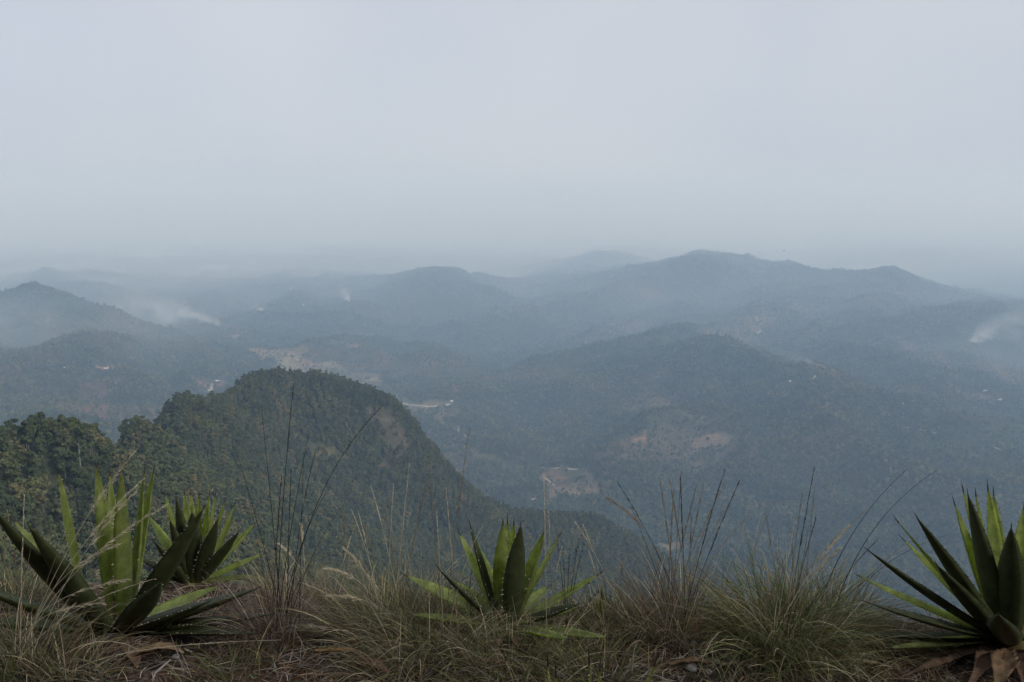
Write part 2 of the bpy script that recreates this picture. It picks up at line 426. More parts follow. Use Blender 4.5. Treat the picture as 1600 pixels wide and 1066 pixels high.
plain = obj('plain', mesh_from('plain', [(-e, -e, -1000), (e, -e, -1000), (e, e, -1000), (-e, e, -1000)], [(0, 1, 2, 3)], M['plain']))
tag(plain, 'low country under the haze out to the horizon', kind='structure')

# ------------------------------------------------------------------ haze
m = bpy.data.materials.new('haze_air'); m.use_nodes = True
n, l = m.node_tree.nodes, m.node_tree.links; n.clear()
mo = n.new('ShaderNodeOutputMaterial'); pv = n.new('ShaderNodeVolumePrincipled')
pv.inputs['Color'].default_value = (*HAZE_COLOR, 1); pv.inputs['Density'].default_value = HAZE_DENSITY
pv.inputs['Anisotropy'].default_value = HAZE_G; pv.inputs['Absorption Color'].default_value = (0.86, 0.90, 1, 1)
l.new(pv.outputs[0], mo.inputs['Volume'])
HZ0, HZ1, HE = -1001.0, 400.0, 74000.0
hv = [(x, y, z) for z in (HZ0, HZ1) for x, y in ((-HE, -HE), (HE, -HE), (HE, HE), (-HE, HE))]
hf = [(3, 2, 1, 0), (4, 5, 6, 7), (0, 1, 5, 4), (1, 2, 6, 5), (2, 3, 7, 6), (3, 0, 4, 7)]
haze = obj('haze', mesh_from('haze', hv, hf, m))
tag(haze, 'pale blue smoky haze filling the air over the valley', kind='stuff')

# ------------------------------------------------------------------ trees
def leafy_crown(seed, hgt=13.0, rad=3.6, pine=False, n=640, leaf=1.0):
    """Crown of many leaf-clump faces in uneven lobes with gaps between them."""
    r = np.random.default_rng(seed)
    nl = int(r.integers(9, 14))
    z0 = hgt * (0.38 if not pine else 0.42)
    cz = z0 + (hgt - z0) * (np.arange(nl) + 0.5 * r.random(nl)) / nl
    tt = (cz - z0) / (hgt - z0)
    prof = np.sin(np.pi * np.clip(0.18 + 0.76 * tt, 0, 1)) ** 0.7
    rr = rad * prof * np.sqrt(r.random(nl)) * 0.85; an = r.random(nl) * 2 * np.pi + np.arange(nl) * 2.4
    cen = np.stack([rr * np.cos(an), rr * np.sin(an), cz], 1)
    lr = rad * (0.32 + 0.22 * r.random(nl)) * (1.0 - 0.35 * tt)
    k = r.integers(0, nl, n)
    dirs = r.normal(size=(n, 3)); dirs /= np.linalg.norm(dirs, axis=1)[:, None]
    c = cen[k] + dirs * (lr[k] * (0.55 + 0.55 * r.random(n)))[:, None] * np.array([1, 1, 0.62])
    nm = dirs + 0.7 * r.normal(size=(n, 3)); nm[:, 2] += 0.5; nm /= np.linalg.norm(nm, axis=1)[:, None]
    a_ = np.cross(nm, r.normal(size=(n, 3))); a_ /= np.linalg.norm(a_, axis=1)[:, None]; b_ = np.cross(nm, a_)
    s_ = leaf * (0.42 + 0.4 * r.random(n))[:, None]
    asp = (0.5 + 0.5 * r.random(n))[:, None]
    v = np.stack([c - a_ * s_, c + b_ * s_ * asp + nm * 0.12, c + a_ * s_, c - b_ * s_ * asp + nm * 0.12], 1).reshape(-1, 3)
    f = np.arange(4 * n).reshape(n, 4)
    return v, f, cen

def trunk_mesh(seed, hgt, cen, r0=0.26):
    r = np.random.default_rng(seed)
    V, F = [], []
    def tube(p0, p1, ra, rb, k=5):
        d = np.array(p1) - np.array(p0); d = d / np.linalg.norm(d)
        s_ = np.cross(d, [0.3, 0.9, 0.1]); s_ /= np.linalg.norm(s_); t_ = np.cross(d, s_)
        b0 = len(V)
        for p, rad in ((p0, ra), (p1, rb)):
            for i in range(k):
                a_ = 2 * math.pi * i / k
                V.append(np.array(p) + rad * (math.cos(a_) * s_ + math.sin(a_) * t_))
        for i in range(k):
            F.append((b0 + i, b0 + (i + 1) % k, b0 + k + (i + 1) % k, b0 + k + i))
    pts = [(0, 0, -1.0), (r.normal() * 0.12, r.normal() * 0.12, hgt * 0.3), (r.normal() * 0.25, r.normal() * 0.25, hgt * 0.62), (r.normal() * 0.3, r.normal() * 0.3, hgt * 0.93)]
    rad = [r0, r0 * 0.8, r0 * 0.5, r0 * 0.12]
    for i in range(3): tube(pts[i], pts[i + 1], rad[i], rad[i + 1])
    for c in cen[:8]:
        z = max(hgt * 0.25, c[2] - 1.2 - r.random())
        tube((0, 0, z), tuple(c), 0.09, 0.025, 4)
    return np.array(V), np.array(F)

far_src = bpy.data.collections.new('far_tree_kinds')
for k in range(6):
    v, f, _c = leafy_crown(100 + k, [11, 13, 10, 12, 14, 9][k], [4.6, 5.0, 5.4, 4.2, 4.8, 5.6][k], n=230, leaf=2.0)
    o = bpy.data.objects.new('far_tree', mesh_from('far_tree', v, f, M['leaf_far'], False)); far_src.objects.link(o)
near_src = bpy.data.collections.new('near_tree_kinds')
near_kinds = []
for k in range(7):
    hgt = [12.5, 14, 11, 13.5, 15, 10.5, 12][k]; rad = [3.9, 3.6, 4.3, 3.4, 3.3, 3.9, 4.4][k]
    v, f, cen = leafy_crown(200 + k, hgt, rad)
    tvv, tf = trunk_mesh(300 + k, hgt, cen)
    crown_me = mesh_from('crown', v, f, M['leaf_near']); trunk_me = mesh_from('trunk', tvv, tf, M['bark'], True)
    near_kinds.append((trunk_me, crown_me, hgt))
    jm = mesh_from('near_tree', np.concatenate([v, tvv]), np.concatenate([f, tf + len(v)]), [M['leaf_near'], M['bark']])
    mi = np.zeros(len(f) + len(tf), dtype=np.int32); mi[len(f):] = 1; jm.polygons.foreach_set('material_index', mi)
    o = bpy.data.objects.new('near_tree', jm); near_src.objects.link(o)

def scatter_object(name, pts, scl, rot, kind, coll):
    me = bpy.data.meshes.new(name); me.vertices.add(len(pts)); me.vertices.foreach_set('co', np.asarray(pts, np.float32).ravel())
    for an, arr, ty in (('tree_scale', scl, 'FLOAT'), ('tree_turn', rot, 'FLOAT'), ('tree_kind', kind, 'INT')):
        at_ = me.attributes.new(an, ty, 'POINT'); at_.data.foreach_set('value', np.asarray(arr, np.float32 if ty == 'FLOAT' else np.int32))
    o = obj(name, me)
    ng = bpy.data.node_groups.new(name + '_scatter', 'GeometryNodeTree')
    ng.interface.new_socket('Geometry', in_out='INPUT', socket_type='NodeSocketGeometry')
    ng.interface.new_socket('Geometry', in_out='OUTPUT', socket_type='NodeSocketGeometry')
    N, L = ng.nodes, ng.links
    gi, go = N.new('NodeGroupInput'), N.new('NodeGroupOutput')
    ci = N.new('GeometryNodeCollectionInfo'); ci.inputs['Collection'].default_value = coll
    ci.inputs['Separate Children'].default_value = True; ci.inputs['Reset Children'].default_value = True
    ip = N.new('GeometryNodeInstanceOnPoints'); ip.inputs['Pick Instance'].default_value = True
    def attr(nm, ty):
        a_ = N.new('GeometryNodeInputNamedAttribute'); a_.data_type = ty; a_.inputs['Name'].default_value = nm
        return a_.outputs['Attribute']
    cb = N.new('ShaderNodeCombineXYZ'); L.new(attr('tree_turn', 'FLOAT'), cb.inputs[2])
    e2r = N.new('FunctionNodeEulerToRotation'); L.new(cb.outputs[0], e2r.inputs[0])
    L.new(gi.outputs[0], ip.inputs['Points']); L.new(ci.outputs[0], ip.inputs['Instance'])
    L.new(attr('tree_kind', 'INT'), ip.inputs['Instance Index']); L.new(e2r.outputs[0], ip.inputs['Rotation'])
    L.new(attr('tree_scale', 'FLOAT'), ip.inputs['Scale'])
    L.new(ip.outputs[0], go.inputs[0])
    md = o.modifiers.new('scatter', 'NODES'); md.node_group = ng
    return o

def visible(x, y, z, top):
    fs, ft = s_t_idx(x, y)
    i = np.clip(np.round(fs).astype(int), 1, NS - 2); j = np.clip(np.floor(ft).astype(int) - 3, 0, len(TT) - 1)
    block = np.minimum(np.minimum(GMAX[j, i - 1], GMAX[j, i + 1]), GMAX[j, i])
    return (z + top - EYE) / y > block - 0.003

def jitter_points(y0, y1, sp, smax=0.64):
    nx = int(2 * smax * y1 / sp); ny = int((y1 - y0) / sp)
    gx, gy = np.meshgrid(np.arange(nx) * sp - smax * y1, np.arange(ny) * sp + y0)
    gx = gx.ravel() + sp * 0.95 * (rng.random(gx.size) - 0.5); gy = gy.ravel() + sp * 0.95 * (rng.random(gy.size) - 0.5)
    s = np.abs(gx) < smax * gy; gx, gy = gx[s], gy[s]
    z = height(gx, gy)
    s = visible(gx, gy, z, 16); gx, gy, z = gx[s], gy[s], z[s]
    _, keep = zone_lookup(gx, gy)
    s = rng.random(len(gx)) < keep
    return gx[s], gy[s], z[s]

# far woods
fx, fy, fz = [], [], []
for y0, y1, sp in ((1640, 2600, 8.6), (2600, 3800, 10.2), (3800, 5400, 13.5), (5400, 7400, 18), (7400, 9400, 22), (9400, 12000, 32)):
    x, y, z = jitter_points(y0, y1, sp)
    thin = fbm(x / 260, y / 260, 111, 3); s = rng.random(len(x)) < np.where(thin > 0.60, 0.40, 0.97)
    fx.append(x[s]); fy.append(y[s]); fz.append(z[s])
fx, fy, fz = map(np.concatenate, (fx, fy, fz))
fscl = (0.5 + 0.8 * rng.random(len(fx)) ** 1.6) * (1 + 0.5 * sstep(3500, 7000, fy))
far_forest = scatter_object('valley_forest', np.stack([fx, fy, fz - 2], 1), fscl, rng.random(len(fx)) * 6.28, rng.integers(0, 6, len(fx)), far_src)
tag(far_forest, 'dense hazy forest covering the valley sides and the far ridges', 'forest', kind='stuff')

# near hill
x, y, z = jitter_points(240, 1640, 6.2)
scl = 0.5 + 0.68 * rng.random(len(x)) ** 1.4; kind_ = rng.integers(0, 7, len(x)); rot = rng.random(len(x)) * 6.28
# the largest in view stand as trees of their own
uu = CX + FPX * x / y
inview = (uu > -30) & (uu < 1630)
order = np.argsort(np.where(inview, y / scl, 1e9))[:300]
single = np.zeros(len(x), bool); single[order] = True
near_forest = scatter_object('hillside_forest', np.stack([x, y, z], 1)[~single], scl[~single], rot[~single], kind_[~single], near_src)
tag(near_forest, 'dark green forest on the near hill and spur', 'forest', kind='stuff')
print('far trees', len(fx), 'near trees', len(x))
for i in np.nonzero(single)[0]:
    tm, cm, hg = near_kinds[kind_[i]]
    t = empty('tree', (x[i], y[i], z[i])); t.scale = (scl[i],) * 3; t.rotation_euler.z = rot[i]
    obj('trunk', tm, t); obj('crown', cm, t)
    tag(t, 'leafy green tree among the nearest trees on the wooded hill behind the agaves', 'tree', 'nearest trees on the wooded hill')

def dead_tree(u, v, hgt, label, seed):
    p = hit(u, v, 240)
    r = np.random.default_rng(seed)
    cen = np.array([[r.normal() * 1.2, r.normal() * 1.2, hgt * (0.55 + 0.4 * r.random())] for _ in range(6)])
    V, Fc = trunk_mesh(seed, hgt, np.zeros((0, 3)), 0.24)
    t = empty('dead_tree', tuple(p)); tag(t, label, 'dead tree')
    obj('trunk', mesh_from('trunk', V, Fc, M['snag'], True), t)
    for c in cen:
        Vb = []; d = c - np.array([0, 0, c[2] - 1.5]); s_ = np.array([d[1], -d[0], 0]); s_ = s_ / (np.linalg.norm(s_) + 1e-6)
        t_ = np.cross(d / np.linalg.norm(d), s_)
        for p_, rad in ((np.array([0, 0, c[2] - 1.5]), 0.11), (c * 1.0, 0.03)):
            for a_ in (0, 2.1, 4.2): Vb.append(p_ + rad * (math.cos(a_) * s_ + math.sin(a_) * t_))
        obj('branch', mesh_from('branch', Vb, [(0, 1, 4, 3), (1, 2, 5, 4), (2, 0, 3, 5)], M['snag'], True), t)
dead_tree(292, 722, 19, 'bare pale dead trunk standing in forest above the smaller agave', 501)
dead_tree(187, 690, 19, 'bare pale dead trunk on the near hill, above the upright agave leaves', 502)
dead_tree(127, 742, 17, 'bleached forked dead tree low on the wooded hill, leftmost of the dead trees', 503)

# ------------------------------------------------------------------ dirt roads and houses in the valley
def road(pts, width, label, lo=1300):
    dense = []
    for (u0, v0), (u1, v1) in zip(pts[:-1], pts[1:]):
        k = max(2, int(math.hypot(u1 - u0, v1 - v0) / 3))
        for i in range(k): dense.append((u0 + (u1 - u0) * i / k, v0 + (v1 - v0) * i / k))
    dense.append(pts[-1])
    w_ = np.array([hit(u, v, lo) for u, v in dense])
    ker = np.array([1, 2, 3, 2, 1]) / 9
    for c in range(2):
        pad = np.pad(w_[:, c], 2, mode='edge'); w_[:, c] = np.convolve(pad, ker, 'valid')
    d = np.gradient(w_[:, :2], axis=0); d /= np.linalg.norm(d, axis=1)[:, None] + 1e-9
    nrm = np.stack([-d[:, 1], d[:, 0]], 1)
    V = []
    for sgn in (-1, 0, 1):
        xy = w_[:, :2] + nrm * width * 0.5 * sgn
        V.append(np.stack([xy[:, 0], xy[:, 1], height(xy[:, 0], xy[:, 1]) + 1.2], 1))
    k = len(w_); V = np.concatenate(V)
    Fc = [(i, i + 1, k + i + 1, k + i) for i in range(k - 1)] + [(k + i, k + i + 1, 2 * k + i + 1, 2 * k + i) for i in range(k - 1)]
    o = obj('dirt_road', mesh_from('dirt_road', V, Fc, M['road'], True)); tag(o, label, kind='structure')
road([(843, 732), (860, 733), (876, 733)], 6, 'pale straight track along the top of the clearing')
road([(884, 734), (905, 735)], 6, 'second stretch of pale track along the clearing')
road([(848, 747), (856, 752), (864, 756), (867, 763)], 5, 'curved dirt track inside the clearing')
road([(603, 620), (625, 630), (650, 635), (680, 637), (708, 632)], 9, 'pale dirt road on the valley floor')
road([(712, 666), (718, 676), (728, 683), (738, 690)], 7, 'short pale road bend in the valley')
road([(1163, 522), (1178, 524), (1190, 518), (1194, 512), (1184, 505), (1181, 494)], 8, 'winding dirt trail high on the long ridge')
road([(1408, 632), (1422, 632), (1431, 627), (1424, 620)], 9, 'pale hooked trail on the spur')
road([(1405, 668), (1440, 673), (1472, 680)], 6, 'faint track along the spur')
road([(1545, 698), (1560, 703), (1576, 710)], 6, 'pale track low on the spur')
road([(1270, 596), (1274, 586)], 7, 'short pale trail on the spur crest')
road([(990, 742), (1000, 737), (998, 744)], 6, 'crooked pale track in the woods beyond the clearing')
road([(970, 748), (976, 745), (972, 752)], 6, 'small pale scar in the woods beyond the clearing')

def house(u, v, w_, d_, h_, turn, roof, label, lo=1300):
    p = hit(u, v, lo)
    t = empty('house', (p[0], p[1], p[2] - 0.5)); t.rotation_euler.z = turn; tag(t, label, 'house', 'small houses in the valley')
    x, y = w_ / 2, d_ / 2
    V = [(-x, -y, 0), (x, -y, 0), (x, y, 0), (-x, y, 0), (-x, -y, h_), (x, -y, h_), (x, y, h_), (-x, y, h_), (-x, 0, h_ + d_ * .22), (x, 0, h_ + d_ * .22)]
    obj('wall', mesh_from('wall', V, [(0, 1, 5, 4), (1, 2, 6, 9, 5), (2, 3, 7, 6), (3, 0, 4, 8, 7)], M['whitewash']), t)
    ox, oy = x + 0.5, y + 0.7; rz = h_ + d_ * .22; ez = h_ - 0.25
    V = [(-ox, -oy, ez), (ox, -oy, ez), (ox, 0, rz), (-ox, 0, rz), (-ox, oy, ez), (ox, oy, ez)]
    V += [(a_, b_, c_ + 0.2) for a_, b_, c_ in V]
    obj('roof', mesh_from('roof', V, [(0, 3, 2, 1), (3, 4, 5, 2), (6, 7, 8, 9), (9, 8, 11, 10), (0, 1, 7, 6), (4, 10, 11, 5), (1, 2, 8, 7), (2, 5, 11, 8), (0, 6, 9, 3), (3, 9, 10, 4)], M[roof]), t)
    for k in (-0.25, 0.25):
        a_ = k * w_
        V = [(a_ - .6, -y - .06, 1), (a_ + .6, -y - .06, 1), (a_ + .6, -y - .06, 2.2), (a_ - .6, -y - .06, 2.2), (a_ - .6, -y - .01, 1), (a_ + .6, -y - .01, 1), (a_ + .6, -y - .01, 2.2), (a_ - .6, -y - .01, 2.2)]
        obj('window', mesh_from('window', V, [(0, 1, 2, 3), (0, 4, 5, 1), (1, 5, 6, 2), (2, 6, 7, 3), (3, 7, 4, 0)], M['bark']), t)
house(103, 577, 13, 8, 4, 0.2, 'sheet_roof', 'white house on the wooded slope at the left, left one of a pair')
house(111, 576.5, 10, 7, 3.5, -0.2, 'sheet_roof', 'smaller white house on the left wooded slope, right one of a pair')
house(166, 577, 14, 8, 4, 0.1, 'tile_roof', 'pale house beside the bare orange earth on the left slope')
house(340, 599, 14, 9, 4, 0.3, 'sheet_roof', 'white house behind the near hill top by the red earth')
house(366, 590, 12, 8, 4, -0.3, 'sheet_roof', 'white house just beyond the left shoulder of the near hill')
house(475, 478, 18, 10, 5, 0.2, 'sheet_roof', 'tiny white house far up the valley, nearer of two')
house(500, 470, 20, 10, 5, 0.0, 'sheet_roof', 'tiny white house far up the valley, farther of two')
house(1539, 612, 12, 8, 4, 0.3, 'sheet_roof', 'small white house under the smoke at right, upper of two')
house(1562, 628, 12, 8, 4, -0.2, 'sheet_roof', 'small white house under the smoke at right, lower of two')
house(832, 782, 13, 8, 4, 0.4, 'tile_roof', 'house at the lower left corner of the clearing', 1400)
house(858, 786, 12, 8, 4, -0.1, 'sheet_roof', 'pale roofed house at the bottom edge of the clearing', 1400)
house(706, 629, 10, 7, 4, 0.1, 'sheet_roof', 'white house at the end of the valley dirt road')
house(1235, 597, 9, 6, 3.5, 0.5, 'sheet_roof', 'tiny white house on the crest of the middle spur')

# ------------------------------------------------------------------ smoke from the burning fields
def smoke(u, v, length, rise, width, density, heading, label, lo=1500, seed=1.0):
    p = hit(u, v, lo)
    m = bpy.data.materials.new('smoke_air'); m.use_nodes = True
    n, l = m.node_tree.nodes, m.node_tree.links; n.clear()
    mo = n.new('ShaderNodeOutputMaterial'); pv = n.new('ShaderNodeVolumePrincipled')
    pv.inputs['Color'].default_value = (0.93, 0.95, 0.97, 1); pv.inputs['Anisotropy'].default_value = 0.25
    tc = n.new('ShaderNodeTexCoord'); sx = n.new('ShaderNodeSeparateXYZ'); l.new(tc.outputs['Object'], sx.inputs[0])
    def mth(op, a_, b_=None, c_=None):
        q_ = n.new('ShaderNodeMath'); q_.operation = op
        for k, val in enumerate((a_, b_, c_)):
            if val is None: continue
            if isinstance(val, (int, float)): q_.inputs[k].default_value = val
            else: l.new(val, q_.inputs[k])
        return q_.outputs[0]
    no = n.new('ShaderNodeTexNoise'); no.inputs['Scale'].default_value = 1.0; no.inputs['Detail'].default_value = 5; no.inputs['Roughness'].default_value = 0.62
    mp = n.new('ShaderNodeMapping'); mp.inputs['Location'].default_value = (seed * 7.1, seed * 3.3, seed); mp.inputs['Scale'].default_value = (9, 3.2, 3.2)
    l.new(tc.outputs['Object'], mp.inputs[0]); l.new(mp.outputs[0], no.inputs['Vector'])
    X = sx.outputs[0]
    # the axis of the plume wanders; its radius grows from the fire
    cz = mth('MULTIPLY', mth('POWER', mth('MAXIMUM', X, 0.0), 0.6), 0.55)
    wob = mth('MULTIPLY', mth('SUBTRACT', no.outputs['Fac'], 0.5), 0.75)
    dz = mth('ADD', mth('SUBTRACT', sx.outputs[2], cz), wob)
    rr = mth('SQRT', mth('ADD', mth('MULTIPLY', dz, dz), mth('MULTIPLY', sx.outputs[1], sx.outputs[1])))
    rad = mth('ADD', mth('MULTIPLY', mth('POWER', mth('MAXIMUM', X, 0.0), 0.62), 0.55), 0.03)
    fall = mth('POWER', mth('MAXIMUM', mth('SUBTRACT', 1.0, mth('DIVIDE', rr, rad)), 0.0), 1.5)
    puff = mth('MAXIMUM', mth('MULTIPLY', mth('SUBTRACT', no.outputs['Fac'], 0.36), 3.2), 0.0)
    fade = mth('DIVIDE', mth('MAXIMUM', mth('SUBTRACT', 1.0, X), 0.0), mth('ADD', mth('MULTIPLY', mth('MAXIMUM', X, 0.0), 9.0), 0.35))
    l.new(mth('MULTIPLY', mth('MULTIPLY', mth('MULTIPLY', fall, puff), fade), density), pv.inputs['Density'])
    l.new(pv.outputs[0], mo.inputs['Volume'])
    V = [(x_, y_, z_) for z_ in (-0.15, 1.05) for x_, y_ in ((-0.02, -0.6), (1, -0.6), (1, 0.6), (-0.02, 0.6))]
    o = obj('smoke', mesh_from('smoke', V, hf, m)); o.location = (p[0], p[1], p[2] + 4)
    o.scale = (length, width, rise); o.rotation_euler.z = heading
    tag(o, label, 'smoke', kind='stuff')
smoke(344, 511, 1000, 330, 330, 0.065, R(168), 'white smoke plume drifting left from a fire in the valley', seed=1.0)
smoke(1516, 538, 800, 300, 330, 0.035, R(25), 'pale smoke over the right end of the long ridge', seed=2.0)
smoke(546, 474, 200, 170, 140, 0.10, R(120), 'small thin smoke far up the valley', seed=3.0)
smoke(1275, 572, 240, 90, 110, 0.045, R(160), 'thin wisp of smoke behind the middle spur', seed=4.0)

def smoke_veil(u, v, Y, size, density, label, seed, color=(0.72, 0.86, 1.0), absorb=(0.90, 0.93, 1)):
    p = at(u, v, Y)
    m = bpy.data.materials.new('smoke_veil_air'); m.use_nodes = True
    n, l = m.node_tree.nodes, m.node_tree.links; n.clear()
    mo = n.new('ShaderNodeOutputMaterial'); pv = n.new('ShaderNodeVolumePrincipled')
    pv.inputs['Color'].default_value = (*color, 1); pv.inputs['Absorption Color'].default_value = (*absorb, 1)
    tc = n.new('ShaderNodeTexCoord'); ln = n.new('ShaderNodeVectorMath'); ln.operation = 'LENGTH'; l.new(tc.outputs['Object'], ln.inputs[0])
    no = n.new('ShaderNodeTexNoise'); no.inputs['Scale'].default_value = 2.4; no.inputs['Detail'].default_value = 3
    mp = n.new('ShaderNodeMapping'); mp.inputs['Location'].default_value = (seed, seed * 2.3, 0); l.new(tc.outputs['Object'], mp.inputs[0]); l.new(mp.outputs[0], no.inputs['Vector'])
    f1 = n.new('ShaderNodeMapRange'); f1.interpolation_type = 'SMOOTHSTEP'; l.new(ln.outputs['Value'], f1.inputs[0])
    f1.inputs[1].default_value = 0.15; f1.inputs[2].default_value = 1.0; f1.inputs[3].default_value = 1.0; f1.inputs[4].default_value = 0.0
    f2 = n.new('ShaderNodeMapRange'); l.new(no.outputs['Fac'], f2.inputs[0]); f2.inputs[1].default_value = 0.35; f2.inputs[2].default_value = 0.7; f2.inputs[3].default_value = 0.1; f2.inputs[4].default_value = density * 2
    f2.inputs[3].default_value = density * 0.2
    q_ = n.new('ShaderNodeMath'); q_.operation = 'MULTIPLY'; l.new(f1.outputs[0], q_.inputs[0]); l.new(f2.outputs[0], q_.inputs[1])
    l.new(q_.outputs[0], pv.inputs['Density']); l.new(pv.outputs[0], mo.inputs['Volume'])
    V = [(x_, y_, z_) for z_ in (-1, 1) for x_, y_ in ((-1, -1), (1, -1), (1, 1), (-1, 1))]
    o = obj('smoke', mesh_from('smoke', V, hf, m)); o.location = tuple(p); o.scale = size
    tag(o, label, 'smoke', kind='stuff')
smoke_veil(850, 425, 7600, (11000, 3900, 1350), 0.00012, 'bluish smoke haze hanging in the distant valley', 14.0)
smoke_veil(700, 352, 17000, (24000, 8500, 1300), 0.00024, 'thick murk of smoke lying along the horizon', 5.0, (0.76, 0.83, 0.90), (0.0, 0.0, 0.0))
smoke_veil(190, 440, 7200, (2600, 2200, 330), 0.00022, 'thin veil of old smoke spread over the far left of the valley', 3.0)
smoke_veil(40, 520, 3500, (1100, 700, 300), 0.00042, 'light smoke drifting before the wooded hill at the left edge', 11.0)
smoke_veil(1570, 560, 3900, (620, 600, 230), 0.00030, 'soft smoke hanging over the slope at the right edge', 8.0)

# ------------------------------------------------------------------ the ledge we stand on
def edge_y(x):
    return 3.20 + 0.85 * sstep(0.3, -1.3, x) + 0.04 * np.sin(x * 2.3 + 0.5) + 0.03 * np.sin(x * 7.1)
def ground_z(x, y):
    x = np.asarray(x, float); y = np.asarray(y, float)
    g = 0.035 * (fbm(x * 1.6 + 7, y * 1.6, 131, 3) - 0.5) * 2 + 0.012 * (fbm(x * 9, y * 9, 137, 3) - 0.5) * 2
    g = g - 0.22 * np.clip(y - 3.0, 0, 1.6) * sstep(0.2, -1.0, x)
    d = np.maximum(y - edge_y(x), 0)
    g = g - (0.95 * d * d / (d + 0.35))
    b = np.maximum(-y - 1.5, 0)
    g = g + 370 * np.tanh(0.85 * b * b / (b + 4.0) / 370)      # unseen rise added behind the viewpoint, shaped to shade the ledge
    return g
gxs = np.concatenate([np.linspace(-900, -66, 40), np.linspace(-60, -4.2, 30), np.linspace(-4, 4, 260), np.linspace(4.2, 60, 30), np.linspace(66, 900, 40)])
gys = np.concatenate([np.linspace(-900, -42, 50), np.linspace(-40, 1.4, 30), np.linspace(1.5, 5.4, 170), np.linspace(5.6, 55, 40)])
X_, Y_ = np.meshgrid(gxs, gys); Z_ = ground_z(X_, Y_)
nx, ny = len(gxs), len(gys)
idx = np.arange(nx * ny).reshape(ny, nx)
gf = np.stack([idx[:-1, :-1], idx[:-1, 1:], idx[1:, 1:], idx[1:, :-1]], -1).reshape(-1, 4)
g1 = fbm(X_ * 3, Y_ * 3, 141, 4)[..., None]
gcol = np.array([0.055, 0.042, 0.033]) * (1 - sstep(0.42, 0.6, g1)) + np.array([0.085, 0.052, 0.032]) * sstep(0.42, 0.6, g1)
M['soil'] = vcol_mat('soil', 0.95, 0.1, nscale=35, nrange=(0.5, 1.4))
nt = M['soil'].node_tree; nb = noise_node(nt.nodes, nt.links, 60, 6); bump(nt.nodes, nt.links, nt.nodes['Principled BSDF'], nb.outputs['Fac'], 1.0, 0.02)
ground = obj('ground', mesh_from('ground', np.stack([X_, Y_, Z_], -1).reshape(-1, 3), gf, M['soil'], True, gcol.reshape(-1, 3)))
tag(ground, 'brown littered ledge at the edge of the drop', kind='structure')
def gz(x, y): return float(ground_z(np.array([x]), np.array([y]))[0])
def foot(u, v):
    """where a sight line meets the ledge"""
    d = ray(u, v); ys = np.linspace(0.6, 6.0, 2000); s = d[0] / d[1]
    zz = ground_z(s * ys, ys); k = np.nonzero(EYE + d[2] / d[1] * ys <= zz)[0]
    y = ys[k[0]] if len(k) else 4.0
    return np.array([s * y, y, gz(s * y, y)])

# unseen woods added behind the viewpoint to keep light off the ledge
r_ = np.random.default_rng(44)
hx, hy = np.meshgrid(np.arange(-150, 150, 6.0), np.arange(-142, -21, 6.0))
hx = hx.ravel() + r_.uniform(-2.5, 2.5, hx.size); hy = hy.ravel() + r_.uniform(-2.5, 2.5, hy.size)
back = scatter_object('unseen_shade_forest', np.stack([hx, hy, ground_z(hx, hy)], 1), 0.7 + 0.5 * r_.random(len(hx)), r_.random(len(hx)) * 6.28, r_.integers(0, 7, len(hx)), near_src)
tag(back, 'unseen woods added behind the viewpoint to shade the ledge', 'forest', kind='stuff')

# ------------------------------------------------------------------ agaves
def agave_mat(name, dark, light, sss=0.55):
    m, n, l, b = principled(name, rough=0.5, spec=0.35)
    a = n.new('ShaderNodeAttribute'); a.attribute_name = 'Col'
    no = noise_node(n, l, 26, 5); no.inputs['Distortion'].default_value = 0.4
    r = ramp(n, l, no.outputs['Fac'], [(0.28, dark), (0.55, tuple((x1 + x2) / 2 for x1, x2 in zip(dark, light))), (0.78, light)])
    sp = noise_node(n, l, 150, 2)
    rs = ramp(n, l, sp.outputs['Fac'], [(0.32, (0.55, 0.55, 0.45)), (0.42, (1, 1, 1))])
    col = mul(n, l, mul(n, l, r.outputs[0], rs.outputs[0], 0.6), a.outputs['Color'])
    sc_ = noise_node(n, l, 17, 6, rough=0.7)
    sm = ramp(n, l, sc_.outputs['Fac'], [(0.66, (0, 0, 0)), (0.72, (1, 1, 1))])
    brown = n.new('ShaderNodeRGB'); brown.outputs[0].default_value = (0.17, 0.12, 0.065, 1)
    mxb = n.new('ShaderNodeMix'); mxb.data_type = 'RGBA'; l.new(sm.outputs[0], mxb.inputs[0]); l.new(col, mxb.inputs[6]); l.new(brown.outputs[0], mxb.inputs[7])
    col = mxb.outputs[2]
    l.new(col, b.inputs['Base Color'])
    t = n.new('ShaderNodeBsdfTranslucent'); l.new(mul(n, l, col, ramp(n, l, no.outputs['Fac'], [(0, (1.5, 1.5, 0.72)), (1, (1.5, 1.5, 0.72))]).outputs[0]), t.inputs[0])
    ms = n.new('ShaderNodeMixShader'); ms.inputs[0].default_value = sss
    l.new(b.outputs[0], ms.inputs[1]); l.new(t.outputs[0], ms.inputs[2]); l.new(ms.outputs[0], n['Material Output'].inputs[0])
    bump(n, l, b, no.outputs['Fac'], 0.25, 0.004)
    return m
M['agave_lit'] = agave_mat('agave_lit_leaf', (0.23, 0.275, 0.10), (0.43, 0.47, 0.21), 0.62)  # lit copy of the leaf: glow of backlit blades put into the colour
M['agave'] = agave_mat('agave_shaded_leaf', (0.045, 0.060, 0.020), (0.105, 0.125, 0.052), 0.06)  # shaded copy: shade on the outer arms painted as a darker green
M['agave_dead'] = vcol_mat('dead_agave_leaf', 0.9, 0.15, nscale=22, nrange=(0.5, 1.4))
M['tooth'] = principled('pale_tooth', (0.48, 0.44, 0.35), 0.6)[0]
M['tooth_dark'] = principled('dark_tooth', (0.05, 0.032, 0.022), 0.5)[0]

